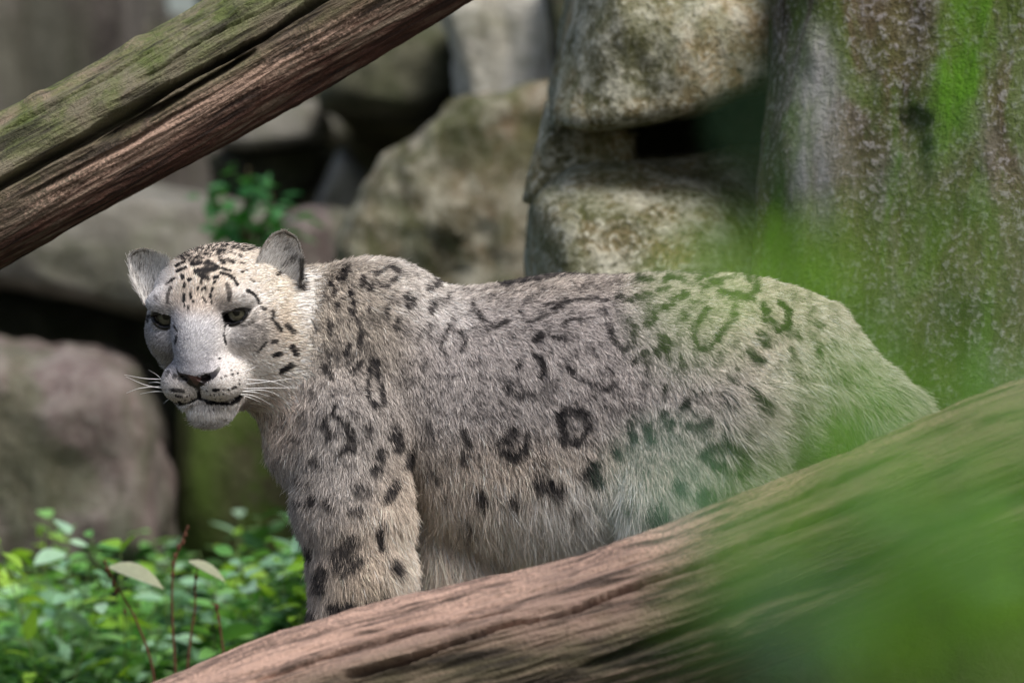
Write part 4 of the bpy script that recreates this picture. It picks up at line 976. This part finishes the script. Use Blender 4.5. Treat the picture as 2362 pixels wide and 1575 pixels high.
def leaf_mat(name, a, b, c, rough=0.42, trans=0.35, attr=None):
    t = NT(name)
    rnd = t.attr(attr) if attr else t.n('ObjectInfo').outputs['Random']
    col = t.ramp(rnd, (0.0, a), (0.5, b), (1.0, c))
    co = t.n('TexCoord').outputs['Object']
    nn = t.noise(co, 9 if not attr else 60, 3, 0.6)
    col = t.mix(t.ramp(nn, (0.35, 0.0), (0.7, 0.35)), col, (a[0] * .5, a[1] * .5, a[2] * .5))
    pb = t.n('BsdfPrincipled', {'Base Color': col, 'Roughness': rough})
    tr = t.n('BsdfTranslucent', {'Color': t.mix(0.6, col, (b[0] * 1.6, b[1] * 1.5, b[2] * .5))})
    return t.surf(t.n('MixShader', {0: trans, 1: pb.outputs[0], 2: tr.outputs[0]}))

M_weed = leaf_mat('weed_leaf', lin(104, 168, 92), lin(132, 194, 104), lin(162, 214, 132))
M_weedc = leaf_mat('cover_leaf', lin(36, 66, 34), lin(86, 140, 64), lin(140, 180, 120), attr='rnd')
M_lime = leaf_mat('lime_leaf', lin(132, 184, 56), lin(160, 208, 70), lin(182, 222, 96))
M_palew = leaf_mat('pale_leaf', lin(128, 176, 140), lin(154, 198, 162), lin(178, 212, 184), .35, .2)
M_deep = leaf_mat('deep_leaf', lin(40, 78, 36), lin(56, 100, 46), lin(74, 120, 56))
M_shrub = leaf_mat('shrub_leaf', lin(44, 100, 48), lin(62, 128, 62), lin(90, 150, 92))
M_front = leaf_mat('branch_leaf', lin(98, 156, 50), lin(124, 180, 58), lin(150, 200, 70), 0.4, 0.5)
M_glow = leaf_mat('branch_leaf_young', lin(118, 176, 34), lin(138, 194, 40), lin(158, 208, 52), 0.4, 0.5)
M_teal = leaf_mat('branch_leaf_sky_sheen', lin(104, 152, 122), lin(120, 168, 136), lin(136, 182, 150), 0.35, 0.3)  # teal tint paints the sky's reflection on the leaves
t = NT('green_stem'); M_stem = t.surf(t.n('BsdfPrincipled', {'Base Color': lin(86, 110, 52), 'Roughness': 0.6}))
t = NT('woody_twig'); M_twig = t.surf(t.n('BsdfPrincipled', {'Base Color': lin(92, 84, 58), 'Roughness': 0.7}))
t = NT('dry_stalk'); _n = t.noise(t.n('TexCoord').outputs['Object'], 120, 3, .6)
M_dry = t.surf(t.n('BsdfPrincipled', {'Base Color': t.mix(_n, lin(74, 44, 34), lin(128, 84, 60)), 'Roughness': 0.8}))
M_curl = leaf_mat('curled_leaf', lin(204, 212, 172), lin(212, 218, 184), lin(222, 226, 196), 0.5, 0.3)

LEAF = {}
for nm, m in (('weed', M_weed), ('lime', M_lime), ('pale', M_palew), ('deep', M_deep), ('shrub', M_shrub), ('front', M_front), ('teal', M_teal), ('curl', M_curl), ('glow', M_glow)):
    LEAF[nm] = [leaf_mesh(nm + '_leaf', w, f, c, tp, m) for w, f, c, tp in ((.30, .25, .15, .35), (.36, .18, .3, .2), (.24, .35, .05, .4))]

def place_leaf(kind, pos, direction, size, parent, roll=None, name='leaf'):
    d = Vector(direction).normalized(); up = Vector((0, 0, 1))
    if abs(d.z) > 0.95: up = Vector((0, 1, 0))
    y = up.cross(d).normalized(); z = d.cross(y)
    a = random.gauss(0, 0.45) if roll is None else roll
    y2 = y * math.cos(a) + z * math.sin(a); z2 = d.cross(y2)
    o = bpy.data.objects.new(name, random.choice(LEAF[kind])); COL.objects.link(o)
    m = Matrix((d, y2, z2)).transposed().to_4x4(); m = Matrix.Translation(pos) @ m @ Matrix.Scale(size, 4)
    o.matrix_world = m
    o.parent = parent; o.matrix_parent_inverse = Matrix.Translation(parent.location).inverted()
    return o

def tube(name, path, r0, r1, mat, parent, n=6, k=14, wob=0.0):
    C = catmull(path, k); T = np.gradient(C, axis=0); T /= np.linalg.norm(T, axis=1)[:, None]
    a = np.cross(T, [0.3, 1, 0.1]); a /= np.linalg.norm(a, axis=1)[:, None]; b = np.cross(T, a)
    rr = np.linspace(r0, r1, k); vs, fs = [], []
    if wob: rr = rr * (1 + wob * rng.normal(size=k))
    for i in range(k):
        for j in range(n):
            th = 2 * math.pi * j / n; vs.append(C[i] + rr[i] * (math.cos(th) * a[i] + math.sin(th) * b[i]))
    for i in range(k - 1):
        for j in range(n): fs.append((i * n + j, i * n + (j + 1) % n, (i + 1) * n + (j + 1) % n, (i + 1) * n + j))
    fs.append(tuple(range(n))); fs.append(tuple(range((k - 1) * n, k * n)))
    return mesh_obj(name, np.array(vs), fs, mat, parent)

# low ground cover: nobody could count it
def ground_cover(n=6500):
    vs, fs, rn = [], [], []
    base = [(0, 0, 0), (.35, -.3, .08), (.75, -.24, .05), (1, 0, -.05), (.75, .24, .05), (.35, .3, .08)]
    base = np.array(base)
    for i in range(n):
        Yp = 9.75 + 1.5 * random.random() ** 0.9
        px = random.uniform(-160, 1240) if random.random() < .12 else random.uniform(-120, 760)
        b = P(px, 800, Yp)
        z = max(0.0, random.gauss(0.06, 0.04)) * (1.0 if px < 740 else .4)
        s = random.uniform(0.02, 0.055); az = random.uniform(0, 6.28); el = random.uniform(-.6, .5)
        d = Vector((math.cos(az) * math.cos(el), math.sin(az) * math.cos(el), math.sin(el))); y = Vector((-math.sin(az), math.cos(az), random.gauss(0, .3))).normalized(); zz = d.cross(y)
        M = np.array([d[:], y[:], zz[:]]); k = len(vs)
        q = base * s @ M + np.array([b.x, b.y, z + float(ground_dip(b.x, b.y))])
        vs += q.tolist(); fs += [(k, k + 1, k + 5), (k + 1, k + 2, k + 4, k + 5), (k + 2, k + 3, k + 4)]; rn += [random.random()] * 6
    o = mesh_obj('ground_cover', vs, fs, M_weedc, None, True, {'rnd': ('FLOAT', 'POINT', rn)})
    tag(o, 'low green ground cover carpeting the earth around the leopard', 'ground cover', kind='stuff')
ground_cover()

def weed(px, Yp, h, nl, label, group, size=0.032, kind='weed'):
    b = P(px, 800, Yp); base = Vector((b.x, b.y, -0.02 + float(ground_dip(b.x, b.y))))
    root = empty('leafy_weed', base); tag(root, label, 'plant', group)
    lean = Vector((random.gauss(0, .18), random.gauss(0, .12), 1)) * h
    tube('stem', [base, base + lean * .5 + Vector((random.gauss(0, .01), 0, 0)), base + lean], 0.0022, 0.0010, M_stem, root, 5, 7)
    for i in range(nl):
        f = 0.18 + 0.85 * (i + random.random()) / nl; az = i * 2.4 + random.gauss(0, .4)
        p = base + lean * min(f, 1.0); el = random.gauss(0.15, .35)
        d = (math.cos(az) * math.cos(el), math.sin(az) * math.cos(el), math.sin(el))
        q = p + Vector(d) * random.uniform(0.0, 0.012)
        place_leaf(kind, q, d, size * random.uniform(.7, 1.35) * (1.15 - .4 * f), root)
    return root
KINDS = [('weed', 'bright green broad leaved weed in the undergrowth beside the leopard\'s front leg'), ('lime', 'yellow green weed in the undergrowth beside the leopard\'s front leg'),
         ('pale', 'pale blue green weed in the undergrowth beside the leopard\'s front leg'), ('deep', 'dark green weed in the undergrowth beside the leopard\'s front leg')]
for i in range(96):
    Yp = 9.75 + 1.25 * ((i % 21) / 21 + random.random() / 21)
    px = -60 + 770 * random.random()
    top = random.gauss(1225, 40) if px < 540 else random.gauss(1195, 30)
    gz = 0.50 - (top - CY) / FPX * Yp
    h = (min(max(gz, 0.06), 0.24) - float(ground_dip(P(px, 0, Yp).x, Yp))) * random.uniform(.6, 1.02)
    kd, lb = random.choices(KINDS, (3, 3, 4, 1.5))[0]
    weed(px, Yp, h, 15, lb, 'weeds of the undergrowth', random.uniform(.046, .07), kd)

# dry stalks
def stalk(label, path, Yp, knobs, leaf=None):
    pts = [P(a, b, Yp) for a, b in path]
    base = P(path[0][0], path[0][1], Yp); g = Vector((base.x, Yp, -0.02 + float(ground_dip(base.x, Yp))))
    root = empty('dry_stalk', g); tag(root, label, 'dry plant', 'dry brown stalks in the undergrowth')
    tube('stem', [g] + pts, 0.0026, 0.0012, M_dry, root, 6, 24)
    for (a, b, s) in knobs:
        c = P(a, b, Yp); d, f = ico(2)
        v = d * np.array([.55, .55, 1.0]) * s * (1 + .35 * fbm(d * 3 + a, 2))[:, None]
        mesh_obj('seed_cluster', v + np.array(c), f, M_dry, root)
    for (x0, y0, x1, y1, wd) in leaf or []:
        a = P(x0, y0, Yp - .01); b = P(x1, y1, Yp - .02)
        o = place_leaf('curl', a, b - a, (b - a).length, root, roll=.35)
        o['label'] = 'pale curled leaf'
stalk('dry brown stalk leaning over, with a long pale curled leaf at its top', [(355, 1560), (318, 1440), (290, 1385), (262, 1335), (243, 1295)], 9.36, [(247, 1312, .006), (242, 1296, .004), (262, 1345, .007), (268, 1362, .006), (288, 1410, .0045), (252, 1325, .005)], [(252, 1308, 378, 1322, .2)])
stalk('tallest dry stalk, upright with a rusty seed head above the weeds', [(405, 1560), (398, 1440), (397, 1360), (402, 1300), (418, 1250), (434, 1212)], 9.36, [(400, 1300, .006), (404, 1282, .006), (412, 1262, .007), (422, 1250, .006), (428, 1232, .005), (433, 1216, .004), (398, 1325, .006)])
stalk('dry stalk with a pale drooping leaf, next to the tallest stalk', [(432, 1560), (440, 1470), (450, 1400), (450, 1345), (458, 1295)], 9.38, [(452, 1330, .006), (450, 1355, .005), (456, 1305, .004)], [(436, 1294, 522, 1328, .2)])
stalk('short broken brown stalk among bright leaves near the leopard\'s leg', [(520, 1560), (512, 1480), (505, 1430), (498, 1398), (486, 1390)], 9.4, [(500, 1400, .007), (504, 1425, .005)])

# shrub in the rock gap
def gap_shrub():
    Yp = 11.35; b = P(580, 600, Yp); root = empty('small_shrub', b)
    tag(root, 'small blue green shrub growing out of the gap between the rocks', 'shrub')
    for k in range(9):
        tx, ty = random.uniform(480, 690), random.uniform(365, 500)
        e = P(tx, ty, Yp - random.uniform(0, .2)); m = (b + e) / 2 + Vector((random.gauss(0, .02), 0, .02))
        tube('branch', [b, m, e], .004, .0015, M_twig, root, 5, 8)
        for j in range(13):
            f = .3 + .75 * j / 12; p = b.lerp(e, min(f, 1)) + Vector((random.gauss(0, .02), random.gauss(0, .04), random.gauss(0, .02)))
            az = random.uniform(0, 6.28); el = random.gauss(-.1, .5)
            place_leaf('shrub', p, (math.cos(az) * math.cos(el), math.sin(az) * math.cos(el), math.sin(el)), random.uniform(.03, .055), root)
gap_shrub()

# leafy shrub close to the camera, far out of focus
def front_shrub():
    root = empty('leafy_bush', (0.22, 2.3, -0.02)); tag(root, 'out of focus green bush in the foreground, in front of the leopard\'s hindquarters', 'bush')
    BL = [  # px, py, spread, leaves, kind
        (1690, 600, 40, 3, 'glow'), (1760, 690, 60, 3, 'front'), (1880, 620, 90, 1.5, 'front'), (1960, 800, 110, 3, 'front'), (1850, 960, 110, 4, 'front'), (1620, 1100, 120, 3.5, 'teal'), (1480, 1160, 60, 1.3, 'teal'), (1790, 1130, 120, 5, 'front'),
        (2060, 1000, 140, 5, 'front'), (2270, 960, 110, 9, 'front'), (2330, 880, 70, 4, 'teal'), (2100, 1190, 110, 11, 'teal'), (2000, 1440, 45, 9, 'glow'), (1960, 1380, 120, 4, 'front'), (2285, 1300, 35, 7, 'glow'), (2320, 1450, 100, 4, 'front'), (2170, 1500, 140, 8, 'front'),
        (1840, 1290, 110, 3, 'front'), (1760, 1500, 100, 4, 'teal'), (1790, 240, 35, .6, 'teal'), (1970, 320, 70, 1, 'teal'), (2220, 330, 50, 1, 'teal'), (2300, 565, 20, 2, 'glow'), (2080, 620, 120, .6, 'front'), (2200, 760, 120, 1.2, 'front'), (2360, 1150, 60, 3, 'front')]
    tips = []
    for (px, py, sp, n, kd) in BL:
        Yc = random.uniform(2.15, 2.55); c = P(px, py, Yc)
        foot = Vector((random.uniform(.12, .32), random.uniform(2.2, 2.6), -0.02))
        mid = foot.lerp(c, .6) + Vector((random.gauss(.03, .02), random.gauss(0, .03), -.03))
        tube('branch', [foot, mid, c], .0022, .0008, M_stem, root, 5, 12)
        for k in range(max(1, int(n * 1.4 + .5))):
            q = P(px + random.gauss(0, sp * .8), py + random.gauss(0, sp * .8), Yc + random.gauss(0, .05))
            az = random.uniform(0, 6.28); el = random.gauss(.1, .45)
            d = Vector((math.cos(az) * math.cos(el), math.sin(az) * math.cos(el), math.sin(el)))
            tube('petiole', [c, c.lerp(q, .5) + Vector((0, 0, .003)), q], .0007, .0004, M_stem, root, 4, 4)
            o = place_leaf(kd, q, d, random.uniform(.026, .042), root)
front_shrub()
